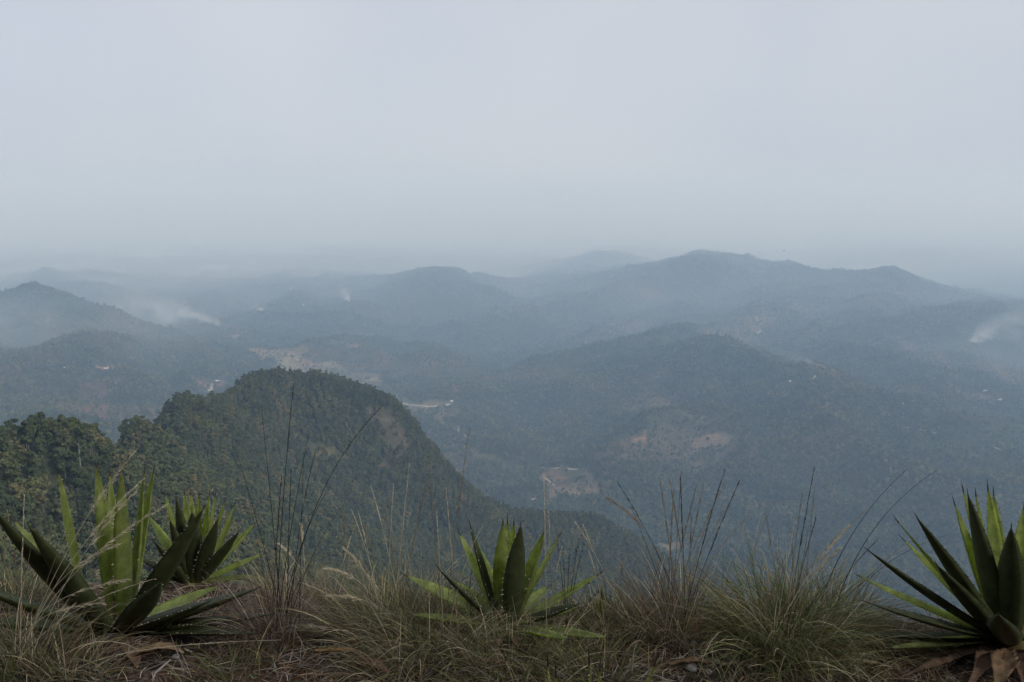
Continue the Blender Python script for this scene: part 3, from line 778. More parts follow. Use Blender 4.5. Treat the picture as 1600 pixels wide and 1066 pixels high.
def leaf_frame(base, tip, bend, twist=0.0):
    base = np.array(base, float); tip = np.array(tip, float)
    d = tip - base; L = np.linalg.norm(d); d0 = d / L
    out_ = np.array([d0[0], d0[1], 0.0]); ol = np.linalg.norm(out_); out_ = out_ / (ol + 1e-9)
    N0 = np.array([0, 0, 1.0]) * ol - out_ * d0[2]          # face turned to the heart of the rosette
    N0 = N0 / (np.linalg.norm(N0) + 1e-9)
    if twist:
        s_ = np.cross(d0, N0); N0 = N0 * math.cos(twist) + s_ * math.sin(twist)
    return base, tip, L, d0, N0, -bend * L * N0

def agave_leaf(parent, base, tip, W, bend=0.06, chan=0.45, thick=0.16, tint=(1, 1, 1), dead=False, tooth='tooth', twist=0.0, seed=0, teeth=True, name='leaf', spine=True, lit=False):
    r = np.random.default_rng(seed)
    base, tip, L, d0, N0, cv = leaf_frame(base, tip, bend, twist)
    ctrl_ = (base + tip) / 2 + cv
    n_, m_ = 22, 6
    ts = np.linspace(0, 1, n_ + 1)
    W = W * (0.55 if lit or dead else 0.68)
    V, cols = [], []
    rows = []
    fold = chan
    for t in ts:
        p = (1 - t) ** 2 * base + 2 * t * (1 - t) * ctrl_ + t * t * tip
        dd = 2 * (1 - t) * (ctrl_ - base) + 2 * t * (tip - ctrl_); dd /= np.linalg.norm(dd)
        N = N0 - dd * (N0 @ dd); N /= np.linalg.norm(N); s_ = np.cross(dd, N)
        prof = (0.70 + 0.30 * math.sin(min(t / 0.48, 1) * math.pi / 2)) if t < 0.48 else max(1 - ((t - 0.48) / 0.52) ** 1.75, 0.0) * 0.97 + 0.03
        w_ = W * prof * (1 + 0.015 * math.sin(t * L / 0.022 * 6.28))
        th = max(W * thick * (1.7 - 1.3 * t) * prof ** 0.5, 0.0012)
        if dead: w_ *= 0.8 + 0.25 * math.sin(t * 9 + seed); th *= 0.5
        row = []
        for j in range(m_ + 1):
            v = -1 + 2 * j / m_
            row.append(p + s_ * w_ * v * (1 - 0.25 * fold * abs(v)) + N * (fold * w_ * (v * v) * (0.75 + 0.25 * t)) + (N * r.normal() * w_ * 0.10 if dead else 0))
        for j in range(m_ - 1, 0, -1):
            v = -1 + 2 * j / m_
            row.append(row[j] - N * th * (1 - v * v) ** 0.6)
        rows.append((row, p, dd, N, s_, w_))
        V.extend(row)
        shade = 0.92 + 0.16 * r.random()
        c = np.array(tint) * shade
        if t < 0.16 and not dead: c = c * (1 - 0.5 * (0.16 - t) / 0.16) + np.array([1.5, 1.4, 1.2]) * 0.5 * (0.16 - t) / 0.16
        if t > 0.9 and not dead: c = c * (1 - (t - 0.9) * 6) + np.array([0.55, 0.38, 0.32]) * (t - 0.9) * 6
        for j in range(len(row)):
            edge = 1.22 if j in (0, m_) and not dead else 1.0
            cols.append(c * edge * (0.93 + 0.14 * r.random()))
    k = 2 * m_
    Fc = []
    for i in range(n_):
        for j in range(k):
            Fc.append((i * k + j, i * k + (j + 1) % k, (i + 1) * k + (j + 1) % k, (i + 1) * k + j))
    Fc.append(tuple(range(k - 1, -1, -1))); Fc.append(tuple(n_ * k + j for j in range(k)))
    pl = np.array(parent.location)
    lf = obj(name, mesh_from(name, np.array(V) - pl, Fc, M['agave_dead'] if dead else M['agave_lit' if lit else 'agave'], True, np.array(cols)), parent)
    if teeth and not dead:
        TV, TF_ = [], []
        nt_ = max(6, int(L / 0.021))
        for sd_ in (0, m_):
            sgn = -1 if sd_ == 0 else 1
            for q_ in range(1, nt_):
                t = (q_ + 0.8 * (r.random() - 0.5)) / nt_
                if t > 0.95 or r.random() < 0.2: continue
                fi = t * n_; i = min(int(fi), n_ - 1); a_ = fi - i
                e_ = rows[i][0][sd_] * (1 - a_) + rows[i + 1][0][sd_] * a_
                _, p, dd, N, s_, w_ = rows[i]
                sz = (0.0036 + 0.0046 * r.random() ** 1.5) * (1.1 - 0.4 * t)
                hk = (0.5 if r.random() < 0.5 else -0.2)
                b0 = len(TV)
                TV += [e_ - dd * sz * 0.42 - s_ * sgn * 0.001, e_ + dd * sz * 0.42 - s_ * sgn * 0.001, e_ + N * sz * 0.35, e_ - N * sz * 0.3, e_ + s_ * sgn * sz * 1.15 + dd * sz * hk + N * sz * 0.35]
                TF_ += [(b0, b0 + 2, b0 + 4), (b0 + 2, b0 + 1, b0 + 4), (b0 + 1, b0 + 3, b0 + 4), (b0 + 3, b0, b0 + 4)]
        tm = obj('marginal_teeth', mesh_from('marginal_teeth', np.array(TV) - pl, TF_, M[tooth]), lf); tm['kind'] = 'stuff'
    if spine and not dead:
        row, p, dd, N, s_, w_ = rows[-1]
        TV = []; ln = 0.022 + 0.008 * r.random()
        for f_, rd in ((-0.6, 0.0030), (0.1, 0.0020), (0.6, 0.0010)):
            for a_ in range(5):
                an = a_ * 2 * math.pi / 5
                TV.append(p + dd * ln * f_ + rd * (math.cos(an) * s_ + math.sin(an) * N) + N * 0.001)
        TV.append(p + dd * ln)
        TF_ = [(i * 5 + j, i * 5 + (j + 1) % 5, i * 5 + 5 + (j + 1) % 5, i * 5 + 5 + j) for i in range(2) for j in range(5)] + [(10 + j, 10 + (j + 1) % 5, 15) for j in range(5)]
        obj('terminal_spine', mesh_from('terminal_spine', np.array(TV) - pl, TF_, M['tooth_dark'], True), lf)
    return lf

def agave(name, centre, leaves, label, tooth='tooth', seed=0, core=0.02, tint=(1, 1, 1)):
    """leaves: (tip u, tip v, depth offset of the tip, width in m, bend, tint, dead)"""
    c = np.array(centre, float)
    root = empty(name, tuple(c)); tag(root, label, 'agave', 'spiny agaves along the edge of the drop')
    for k, lf in enumerate(leaves):
        tu, tv_, dy, W = lf[:4]; bend = lf[4] if len(lf) > 4 else 0.05; tn = lf[5] if len(lf) > 5 else 1.0; dead = lf[6] if len(lf) > 6 else False
        tip = at(tu, tv_, c[1] + dy)
        o_ = tip - c; oh = np.array([o_[0], o_[1], 0]); oh = oh / (np.linalg.norm(oh) + 1e-6)
        sh = np.array(lf[7]) if len(lf) > 7 else np.zeros(3)
        base = c + sh + oh * core * (1 if not dead else 1.6) + np.array([0, 0, 0.03 if not dead else 0.015])
        if not dead:
            mid = (tip + base) / 2; 
        tnt = np.array([tn, tn, tn]) * np.array(tint) if np.isscalar(tn) else np.array(tn)
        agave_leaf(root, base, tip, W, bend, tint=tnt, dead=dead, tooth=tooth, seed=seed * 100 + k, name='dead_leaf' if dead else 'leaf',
                   twist=0.12 * math.sin(k * 2.1 + seed), lit=bool(np.isscalar(tn) and tn >= 0.85))  # leaves with a low tint take the shaded copy, the rest the lit one
    # short stout stem that holds the rosette
    V = []; 
    for z_, rd in ((-0.04, core * 1.9), (0.02, core * 1.7), (0.09, core * 0.9), (0.14, core * 0.2)):
        for a_ in range(10):
            an = a_ * 0.6283; V.append((rd * math.cos(an), rd * math.sin(an), z_))
    Fs = [(i * 10 + j, i * 10 + (j + 1) % 10, i * 10 + 10 + (j + 1) % 10, i * 10 + 10 + j) for i in range(3) for j in range(10)]
    obj('stem', mesh_from('stem', V, Fs, M['agave_dead'], True, np.tile([0.16, 0.13, 0.05], (len(V), 1))), root)
    return root

BR = (0.13, 0.08, 0.05); BR2 = (0.18, 0.115, 0.065); OL = (0.9, 0.85, 0.7)
cA = foot(185, 992)
agave('agave', cA, [
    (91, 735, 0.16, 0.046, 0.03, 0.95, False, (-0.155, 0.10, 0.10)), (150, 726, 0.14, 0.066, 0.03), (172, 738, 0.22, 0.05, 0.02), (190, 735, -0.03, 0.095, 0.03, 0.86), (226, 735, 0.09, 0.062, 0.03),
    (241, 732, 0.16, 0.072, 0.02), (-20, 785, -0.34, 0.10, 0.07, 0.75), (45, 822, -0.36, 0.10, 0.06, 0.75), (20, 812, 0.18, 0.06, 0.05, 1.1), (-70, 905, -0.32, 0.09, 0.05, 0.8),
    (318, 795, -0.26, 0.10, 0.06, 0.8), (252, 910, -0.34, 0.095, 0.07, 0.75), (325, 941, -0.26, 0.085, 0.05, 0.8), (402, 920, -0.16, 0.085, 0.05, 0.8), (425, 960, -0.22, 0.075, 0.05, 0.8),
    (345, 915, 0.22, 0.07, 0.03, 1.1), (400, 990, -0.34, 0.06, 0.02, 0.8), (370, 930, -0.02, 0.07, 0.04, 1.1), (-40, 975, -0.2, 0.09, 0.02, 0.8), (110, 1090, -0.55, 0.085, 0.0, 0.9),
    (215, 1046, -0.42, 0.08, -0.10, BR2, True), (330, 1058, -0.38, 0.075, -0.08, BR, True), (90, 1050, -0.4, 0.08, -0.08, BR, True), (310, 1000, 0.05, 0.07, -0.06, BR2, True)],
    'largest agave, dark spiny arms and upright green blades among straw grass, at the left', 'tooth', 1, 0.045)
cB = at(303, 915, 4.15); cB[2] = gz(cB[0], cB[1])
agave('agave', cB, [
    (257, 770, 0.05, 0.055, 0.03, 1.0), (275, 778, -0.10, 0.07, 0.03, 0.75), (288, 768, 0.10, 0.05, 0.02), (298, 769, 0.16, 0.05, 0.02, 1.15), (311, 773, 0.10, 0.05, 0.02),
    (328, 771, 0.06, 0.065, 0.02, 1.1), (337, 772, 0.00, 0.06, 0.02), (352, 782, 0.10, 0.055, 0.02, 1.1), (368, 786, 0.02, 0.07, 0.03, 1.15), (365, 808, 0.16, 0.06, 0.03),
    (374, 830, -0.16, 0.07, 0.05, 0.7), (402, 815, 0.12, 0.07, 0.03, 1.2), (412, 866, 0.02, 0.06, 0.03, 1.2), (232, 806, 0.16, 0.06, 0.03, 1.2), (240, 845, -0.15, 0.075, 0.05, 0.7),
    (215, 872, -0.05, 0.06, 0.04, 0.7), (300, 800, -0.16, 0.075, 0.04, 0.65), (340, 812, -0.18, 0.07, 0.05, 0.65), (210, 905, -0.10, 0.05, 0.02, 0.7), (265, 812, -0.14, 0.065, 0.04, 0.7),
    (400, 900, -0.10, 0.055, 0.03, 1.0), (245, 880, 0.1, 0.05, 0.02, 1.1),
    (350, 928, -0.22, 0.07, -0.10, BR2, True), (285, 940, -0.28, 0.075, -0.12, BR2, True), (385, 925, -0.05, 0.06, -0.06, BR2, True), (230, 930, -0.1, 0.06, -0.06, BR, True), (318, 945, -0.25, 0.06, -0.12, BR, True)],
    'smaller fan-shaped agave with many short blades behind the largest one', 'tooth', 2, 0.04)
cD = foot(793, 985)
agave('agave', cD, [
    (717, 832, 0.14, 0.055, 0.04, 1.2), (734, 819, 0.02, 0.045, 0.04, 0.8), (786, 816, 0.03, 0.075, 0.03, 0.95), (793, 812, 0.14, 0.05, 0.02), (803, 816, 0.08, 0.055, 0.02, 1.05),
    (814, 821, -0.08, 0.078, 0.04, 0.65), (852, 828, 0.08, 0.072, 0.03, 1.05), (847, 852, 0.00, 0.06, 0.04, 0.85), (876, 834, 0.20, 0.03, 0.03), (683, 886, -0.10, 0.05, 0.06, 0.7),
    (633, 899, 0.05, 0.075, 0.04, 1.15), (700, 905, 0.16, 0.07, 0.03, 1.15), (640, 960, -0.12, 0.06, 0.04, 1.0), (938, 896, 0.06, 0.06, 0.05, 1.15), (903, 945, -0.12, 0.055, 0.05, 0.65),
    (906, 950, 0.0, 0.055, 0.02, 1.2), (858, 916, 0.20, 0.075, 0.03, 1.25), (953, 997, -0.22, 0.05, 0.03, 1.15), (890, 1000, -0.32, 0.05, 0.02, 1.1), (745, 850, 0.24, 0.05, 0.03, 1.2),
    (780, 1010, -0.25, 0.05, -0.08, BR2, True), (810, 1012, -0.25, 0.045, -0.08, BR, True)],
    'bright green agave in the centre, rising out of thick grass', 'tooth', 3, 0.035)
cE = foot(1580, 1008)
agave('agave', cE, [
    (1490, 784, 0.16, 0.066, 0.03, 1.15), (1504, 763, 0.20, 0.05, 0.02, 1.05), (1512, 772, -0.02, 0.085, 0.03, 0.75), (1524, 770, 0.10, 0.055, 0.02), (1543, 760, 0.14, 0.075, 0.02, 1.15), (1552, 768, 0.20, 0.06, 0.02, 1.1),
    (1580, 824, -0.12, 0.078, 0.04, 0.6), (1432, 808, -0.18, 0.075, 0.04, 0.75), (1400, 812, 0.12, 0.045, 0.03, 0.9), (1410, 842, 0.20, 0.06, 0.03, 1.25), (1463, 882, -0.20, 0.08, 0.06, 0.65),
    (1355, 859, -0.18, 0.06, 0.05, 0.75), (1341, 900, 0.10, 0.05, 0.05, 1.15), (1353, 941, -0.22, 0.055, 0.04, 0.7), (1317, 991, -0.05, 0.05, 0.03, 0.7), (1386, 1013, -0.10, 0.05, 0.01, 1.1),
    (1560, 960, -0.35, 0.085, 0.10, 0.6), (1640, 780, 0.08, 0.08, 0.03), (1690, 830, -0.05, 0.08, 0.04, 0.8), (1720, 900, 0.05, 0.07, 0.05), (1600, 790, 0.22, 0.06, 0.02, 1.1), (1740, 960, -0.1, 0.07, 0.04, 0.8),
    (1341, 1056, -0.16, 0.05, -0.02, BR, True), (1400, 1062, -0.25, 0.05, -0.02, BR, True), (1553, 1090, -0.40, 0.085, -0.16, BR2, True), (1510, 1080, -0.35, 0.08, -0.12, BR, True), (1610, 1090, -0.35, 0.085, -0.14, BR, True), (1460, 1040, -0.1, 0.06, -0.05, BR, True)],
    'dark agave with long radiating blades at the right edge of the ledge', 'tooth_dark', 4, 0.045)
cS = foot(940, 975)
agave('agave', cS, [(932, 931, 0.03, 0.022, 0.02, 1.1), (943, 929, 0.0, 0.022, 0.02, 1.0), (938, 945, -0.03, 0.02, 0.03, 0.9), (948, 948, 0.04, 0.018, 0.03, 1.0), (924, 952, 0.0, 0.018, 0.03, 1.0)],
      'tiny juvenile agave with two upright blades right of the central agave', 'tooth', 5, 0.010)
cP = at(905, 1150, 1.95); cP[2] = gz(cP[0], cP[1])
agave('agave', cP, [(855, 1030, 0.02, 0.035, 0.03, 1.0), (868, 1048, 0.1, 0.03, 0.03), (921, 1028, 0.0, 0.04, 0.03, 0.95), (938, 1040, 0.08, 0.03, 0.03), (1026, 1030, 0.02, 0.035, 0.03, 0.9), (780, 1110, 0.0, 0.035, 0.05), (890, 1080, -0.2, 0.035, 0.05), (1050, 1110, -0.1, 0.035, 0.05)],
      'agave nearest the viewer, only blade tips showing at the bottom edge', 'tooth', 6, 0.02)

# ------------------------------------------------------------------ grasses
M['grass'] = vcol_mat('grass_blade', 0.7, 0.25, translucent=0.35)
M['stalk'] = vcol_mat('grass_stalk', 0.75, 0.2, translucent=0.15)
PAL = {'green': [(0.085, 0.12, 0.035), (0.12, 0.15, 0.05), (0.15, 0.165, 0.06)],
       'olive': [(0.13, 0.13, 0.05), (0.17, 0.155, 0.07), (0.20, 0.17, 0.085)],
       'straw': [(0.42, 0.35, 0.21), (0.32, 0.25, 0.14), (0.50, 0.43, 0.29)],
       'grey': [(0.20, 0.165, 0.135), (0.15, 0.115, 0.09), (0.27, 0.235, 0.20)],
       'rust': [(0.16, 0.085, 0.055), (0.12, 0.07, 0.05), (0.20, 0.115, 0.07)]}
def blades(cx, cy, n, rad, length, tilt, curl, mix, width=0.0024, lean=0.0, seed=0, K=7, flat=1.0):
    """n curved tapering blades rooted in a disc; mix: {palette: share}"""
    r = np.random.default_rng(seed)
    a0 = r.random(n) * 2 * np.pi; q_ = np.sqrt(r.random(n))
    bx = cx + rad * q_ * np.cos(a0); by = cy + rad * flat * q_ * np.sin(a0)
    az = a0 + 0.7 * r.normal(size=n)
    th0 = np.abs(tilt * (0.25 + 0.9 * q_) * (0.5 + r.random(n)))
    cu = curl * (0.25 + 1.1 * r.random(n))
    L = length * (0.45 + 0.7 * r.random(n))
    wd = 1.3 * width * (0.55 + 0.8 * r.random(n))
    px, py = bx.copy(), by.copy(); pz = ground_z(bx, by) - 0.01
    tw = r.random(n) * np.pi
    kink = r.normal(size=n) * 0.25
    pts = []
    for k in range(K + 1):
        t = k / K
        pts.append(np.stack([px, py, pz], 1))
        th = th0 + cu * t ** 1.4
        a_ = az + kink * t
        st = L / K
        px = px + st * np.sin(th) * np.cos(a_) + lean * st * t; py = py + st * np.sin(th) * np.sin(a_); pz = pz + st * np.cos(th)
        pz = np.maximum(pz, ground_z(px, py) + 0.004 + 0.01 * (hash2(np.arange(n), np.arange(n) * 3, seed)))
    pts = np.stack(pts, 1)                                   # n, K+1, 3
    side = np.stack([-np.sin(az) * np.cos(tw) + 0.3 * np.sin(tw), np.cos(az) * np.cos(tw) + 0.3 * np.cos(tw * 2), 0.6 * np.sin(tw)], 1)
    side /= np.linalg.norm(side, axis=1)[:, None] + 1e-9
    prof = (1 - np.linspace(0, 1, K + 1) ** 2.2) * 0.95 + 0.05
    off = side[:, None, :] * (wd[:, None] * prof[None] * 0.5)[..., None]
    V = np.stack([pts - off, pts + off], 2).reshape(-1, 3)
    b0 = (np.arange(n) * 2 * (K + 1))[:, None]; kk = (np.arange(K) * 2)[None]
    i0 = (b0 + kk).ravel()
    Fc = np.stack([i0, i0 + 1, i0 + 3, i0 + 2], 1)
    names = list(mix); pr = np.array([mix[k] for k in names], float); pr /= pr.sum()
    ch = r.choice(len(names), n, p=pr); cc = np.array([PAL[names[c]][r.integers(0, 3)] for c in ch]) * (0.65 + 1.5 * r.random(n) ** 2.2)[:, None]
    cols = np.repeat(cc, 2 * (K + 1), axis=0)
    return V, Fc, cols

def stalk_mesh(p0, p1, pale, plume, sag=0.25, rad=0.0016, seed=0):
    r = np.random.default_rng(seed)
    p0 = np.array(p0, float); p1 = np.array(p1, float); d = p1 - p0; L = np.linalg.norm(d)
    c1 = p0 + np.array([d[0] * (0.5 - sag), d[1] * (0.5 - sag), d[2] * (0.5 + 0.45 * sag) + 0.18 * sag * L])
    col = np.array({'pale': (0.55, 0.48, 0.34), 'dark': (0.055, 0.042, 0.032), 'tan': (0.26, 0.19, 0.11), 'black': (0.03, 0.024, 0.02)}[pale])
    n_ = 18; V, Fc, cols = [], [], []
    path = []
    for i in range(n_ + 1):
        t = i / n_; path.append((1 - t) ** 2 * p0 + 2 * t * (1 - t) * c1 + t * t * p1)
    path = np.array(path); tang = np.gradient(path, axis=0); tang /= np.linalg.norm(tang, axis=1)[:, None]
    for i in range(n_ + 1):
        s_ = np.cross(tang[i], [0.2, 1, 0.1]); s_ /= np.linalg.norm(s_); t_ = np.cross(tang[i], s_)
        rd = rad * (1.15 - 0.8 * i / n_)
        for a_ in (0, 2.094, 4.189): V.append(path[i] + rd * (math.cos(a_) * s_ + math.sin(a_) * t_)); cols.append(col * (0.85 + 0.3 * r.random()))
    for i in range(n_):
        for j in range(3): Fc.append((i * 3 + j, i * 3 + (j + 1) % 3, i * 3 + 3 + (j + 1) % 3, i * 3 + 3 + j))
    if plume:
        start, ns, ln, spread = {'spike': (0.70, 60, 0.016, 0.25), 'feather': (0.66, 110, 0.030, 0.45), 'long': (0.5, 110, 0.02, 0.22), 'pods': (0.8, 6, 0.012, 1.2)}[plume]
        pc = col * 1.15 if plume != 'pods' else np.array((0.03, 0.02, 0.018))
        for q_ in range(ns):
            t = start + (1 - start) * r.random() ** 0.9; fi = t * n_; i = min(int(fi), n_ - 1); a_ = fi - i
            p = path[i] * (1 - a_) + path[i + 1] * a_; tg = tang[i]
            rv = r.normal(size=3); rv -= tg * (rv @ tg); rv /= np.linalg.norm(rv) + 1e-9
            dr = tg + rv * spread * (0.4 + r.random()); dr[2] -= 0.25 * spread; dr /= np.linalg.norm(dr)
            l_ = ln * (0.5 + 0.8 * r.random()) * (1.15 - (t - start) / (1 - start) * 0.5)
            sd_ = np.cross(dr, rv); sd_ /= np.linalg.norm(sd_) + 1e-9
            wd = 0.0011 if plume != 'pods' else 0.004
            b0 = len(V)
            V += [p, p + dr * l_ * 0.45 + sd_ * wd, p + dr * l_, p + dr * l_ * 0.45 - sd_ * wd]
            cols += [pc * (0.8 + 0.5 * r.random())] * 4
            Fc.append((b0, b0 + 1, b0 + 2, b0 + 3))
    return np.array(V), Fc, np.array(cols)

tcount = [0]
def tussock(u, v, layers, stalks, label, name='grass_tussock', Y=None):
    tcount[0] += 1; sd_ = 1000 + tcount[0] * 37
    c = foot(u, v) if Y is None else at(u, v, Y)
    if Y is not None: c[2] = gz(c[0], c[1])
    root = empty(name, tuple(c)); tag(root, label, 'grass tussock', 'grass tussocks along the ledge')
    for k, (nm, n, rad, length, tilt, curl, mix, width) in enumerate(layers):
        V, Fc, cols = blades(c[0], c[1], int(n * 0.6), rad, length, tilt, curl, mix, width, seed=sd_ + k)
        o = obj(nm, mesh_from(nm, V - c, Fc, M['grass'], False, cols), root); o['kind'] = 'stuff'
    r = np.random.default_rng(sd_ + 9)
    for k, (tu, tv_, dy, pale, plume, sag) in enumerate(stalks):
        p0 = c + np.array([r.normal() * 0.03, r.normal() * 0.03, 0]); p0[2] = gz(p0[0], p0[1])
        p1 = at(tu, tv_, c[1] + dy)
        V, Fc, cols = stalk_mesh(p0, p1, pale, plume, sag, 0.0016 if pale != 'black' else 0.0019, sd_ + 20 + k)
        obj('seed_stalk', mesh_from('seed_stalk', V - c, Fc, M['stalk'], False, cols), root)
    return root

G1 = {'green': 4, 'olive': 4, 'straw': 2, 'grey': 1}
S1 = {'straw': 5, 'olive': 3, 'green': 1, 'grey': 2}
D1 = {'grey': 6, 'rust': 4, 'straw': 1}
tussock(30, 1040, [('green_blades', 330, 0.13, 0.40, 0.7, 1.6, G1, 0.0026), ('dry_blades', 480, 0.17, 0.42, 0.9, 1.7, S1, 0.0022)],
        [(210, 706, 0.12, 'pale', 'feather', 0.12), (222, 750, 0.1, 'pale', 'feather', 0.15), (256, 792, 0.05, 'pale', 'feather', 0.2), (212, 768, 0.0, 'pale', 'feather', 0.15),
         (185, 850, -0.05, 'pale', 'feather', 0.3), (160, 943, -0.1, 'pale', 'feather', 0.45), (205, 905, -0.1, 'pale', 'feather', 0.3), (38, 775, 0.1, 'pale', 'long', 0.05),
         (12, 800, 0.1, 'tan', 'long', 0.05), (110, 820, 0.0, 'tan', None, 0.1), (60, 800, 0.1, 'tan', None, 0.05), (240, 905, -0.1, 'pale', 'spike', 0.2)],
        'straw and green grass tussock with arching feathery seed heads crossing the largest agave')
tussock(15, 905, [('dry_blades', 900, 0.18, 0.26, 0.9, 1.4, {'straw': 3, 'olive': 5, 'green': 2}, 0.0020)], [(-20, 660, 0.1, 'tan', 'spike', 0.1)],
        'pale olive grass mound behind the left arms of the largest agave', Y=3.8)
tussock(105, 1064, [('green_blades', 220, 0.12, 0.24, 0.9, 1.8, G1, 0.0024), ('dry_blades', 360, 0.16, 0.28, 1.1, 1.6, {'straw': 4, 'rust': 2, 'grey': 2}, 0.002)], [(440, 1000, 0.1, 'pale', 'spike', 0.35)],
        'tangled straw coloured grass at the foot of the largest agave')
tussock(435, 1005, [('dry_blades', 1500, 0.11, 0.29, 0.6, 1.7, D1, 0.0019), ('upright_blades', 420, 0.10, 0.34, 0.45, 0.5, {'grey': 5, 'rust': 2, 'straw': 1}, 0.0017)],
        [(368, 700, 0.1, 'black', None, 0.05), (408, 632, 0.15, 'black', None, 0.05), (459, 602, 0.15, 'black', 'spike', 0.1), (598, 634, 0.2, 'black', 'spike', 0.3), (440, 745, 0.1, 'dark', 'long', 0.05),
         (475, 700, 0.15, 'dark', None, 0.1), (493, 705, 0.1, 'dark', 'spike', 0.2), (540, 785, 0.1, 'dark', None, 0.2), (455, 735, 0.1, 'black', 'spike', 0.1), (390, 780, 0.05, 'dark', None, 0.05),
         (485, 668, 0.2, 'black', None, 0.08), (420, 800, 0.05, 'tan', None, 0.05), (500, 860, -0.05, 'dark', None, 0.15), (515, 760, 0.1, 'black', None, 0.2), (505, 980, -0.1, 'pale', 'feather', 0.5), (375, 835, 0.1, 'tan', None, 0.05)],
        'dry grey-brown tussock with tall dark thin stalks between the two left agaves')
tussock(520, 965, [('dry_blades', 800, 0.13, 0.22, 0.6, 1.1, {'olive': 4, 'grey': 3, 'straw': 3}, 0.0019)],
        [(536, 770, 0.1, 'tan', 'long', 0.03), (548, 840, 0.05, 'pale', 'spike', 0.05), (505, 850, 0.05, 'tan', None, 0.1)],
        'small olive and grey tussock beside the dry dark one')
tussock(610, 985, [('green_blades', 700, 0.16, 0.32, 0.7, 1.3, G1, 0.0026), ('dry_blades', 1000, 0.2, 0.34, 0.8, 1.5, S1, 0.0021)],
        [(580, 760, 0.1, 'pale', 'spike', 0.1), (615, 758, 0.1, 'pale', 'spike', 0.08), (640, 724, 0.1, 'pale', 'long', 0.03), (550, 798, 0.05, 'pale', 'spike', 0.15), (538, 858, 0.0, 'pale', 'feather', 0.25),
         (512, 888, -0.05, 'pale', 'feather', 0.4), (515, 930, -0.1, 'pale', 'feather', 0.4), (560, 800, 0.1, 'pale', 'spike', 0.15), (600, 790, 0.15, 'tan', 'long', 0.05), (668, 745, 0.1, 'tan', 'long', 0.02), (567, 815, 0.1, 'tan', 'spike', 0.1),
         (632, 800, 0.0, 'pale', 'spike', 0.1)],
        'green and straw tussock with a spray of pale seed heads left of the central agave')
tussock(690, 1010, [('green_blades', 600, 0.17, 0.34, 0.9, 1.7, G1, 0.0026), ('dry_blades', 1300, 0.22, 0.36, 1.0, 1.7, {'straw': 4, 'olive': 4, 'grey': 3}, 0.0021)],
        [(733, 672, 0.15, 'tan', 'long', 0.06), (668, 705, 0.1, 'tan', 'spike', -0.05), (697, 765, 0.1, 'pale', 'long', 0.03), (682, 800, 0.05, 'pale', 'spike', 0.1), (760, 812, 0.1, 'pale', None, 0.25), (700, 790, 0.1, 'tan', None, 0.05)],
        'large arching tussock of mixed green and straw blades left of the central agave')
tussock(645, 1050, [('dry_blades', 1000, 0.18, 0.30, 1.1, 1.5, {'straw': 3, 'rust': 2, 'grey': 3, 'olive': 3}, 0.002)], [],
        'low sprawling straw tussock in front of the arching one')
tussock(800, 1052, [('green_blades', 900, 0.20, 0.24, 0.8, 1.4, {'green': 5, 'olive': 4, 'straw': 2}, 0.0024), ('dry_blades', 700, 0.22, 0.24, 0.9, 1.4, S1, 0.002)], [],
        'soft greenish tussock in front of the central agave')
tussock(862, 1005, [('dry_blades', 800, 0.16, 0.17, 0.9, 1.4, {'straw': 4, 'grey': 3, 'rust': 1, 'olive': 2}, 0.0019)],
        [(850, 745, 0.1, 'pale', 'long', 0.03), (857, 800, 0.1, 'pale', 'spike', 0.05), (878, 855, 0.05, 'pale', 'spike', 0.15), (900, 880, 0.1, 'tan', 'spike', 0.2), (845, 880, 0.1, 'pale', None, 0.05)],
        'pale dry tussock right below the central agave with tall straight seed stalks')
tussock(960, 985, [('green_blades', 420, 0.12, 0.20, 0.6, 0.9, {'green': 5, 'olive': 3, 'straw': 1}, 0.0024), ('dry_blades', 420, 0.16, 0.20, 0.8, 1.2, S1, 0.002)],
        [(900, 818, 0.1, 'pale', 'spike', 0.15), (912, 822, 0.1, 'pale', 'spike', 0.15), (920, 862, 0.1, 'pale', 'spike', 0.2), (974, 872, 0.05, 'tan', 'spike', 0.02), (992, 880, 0.05, 'tan', None, 0.02)],
        'short green tussock behind the tiny juvenile agave')
tussock(930, 1058, [('green_blades', 500, 0.18, 0.18, 0.8, 1.3, G1, 0.0022), ('dry_blades', 400, 0.2, 0.2, 0.9, 1.4, S1, 0.002)], [],
        'low green grass tuft at the bottom edge around the nearest blade tips')
tussock(1060, 985, [('dry_blades', 1300, 0.17, 0.30, 0.55, 1.0, {'olive': 3, 'rust': 3, 'grey': 3, 'straw': 2}, 0.002), ('base_blades', 700, 0.17, 0.20, 1.2, 1.4, {'rust': 4, 'grey': 3, 'straw': 2}, 0.002)],
        [(964, 752, 0.1, 'dark', 'spike', 0.1), (952, 780, 0.1, 'tan', 'feather', 0.4), (1031, 748, 0.1, 'tan', 'long', 0.02), (1046, 748, 0.1, 'tan', 'long', 0.0), (1063, 744, 0.1, 'dark', 'long', 0.02), (1064, 742, 0.1, 'tan', 'spike', -0.08),
         (1088, 760, 0.1, 'tan', 'long', 0.05), (1099, 758, 0.1, 'tan', 'long', 0.02), (1133, 733, 0.1, 'dark', 'long', 0.08), (1135, 752, 0.15, 'tan', 'spike', 0.1), (1155, 752, 0.1, 'dark', 'long', 0.05), (1146, 775, 0.1, 'tan', 'spike', 0.05),
         (1052, 770, 0.12, 'tan', 'long', 0.0), (1166, 810, 0.1, 'tan', 'spike', 0.25), (1000, 860, 0, 'straw' if False else 'tan', None, 0.1), (1080, 800, 0.1, 'tan', 'spike', 0.02), (1115, 790, 0.15, 'tan', 'spike', 0.05), (985, 790, 0.2, 'dark', None, 0.05)],
        'brown tussock with a stand of straight tall seed stalks, right of the central agave')
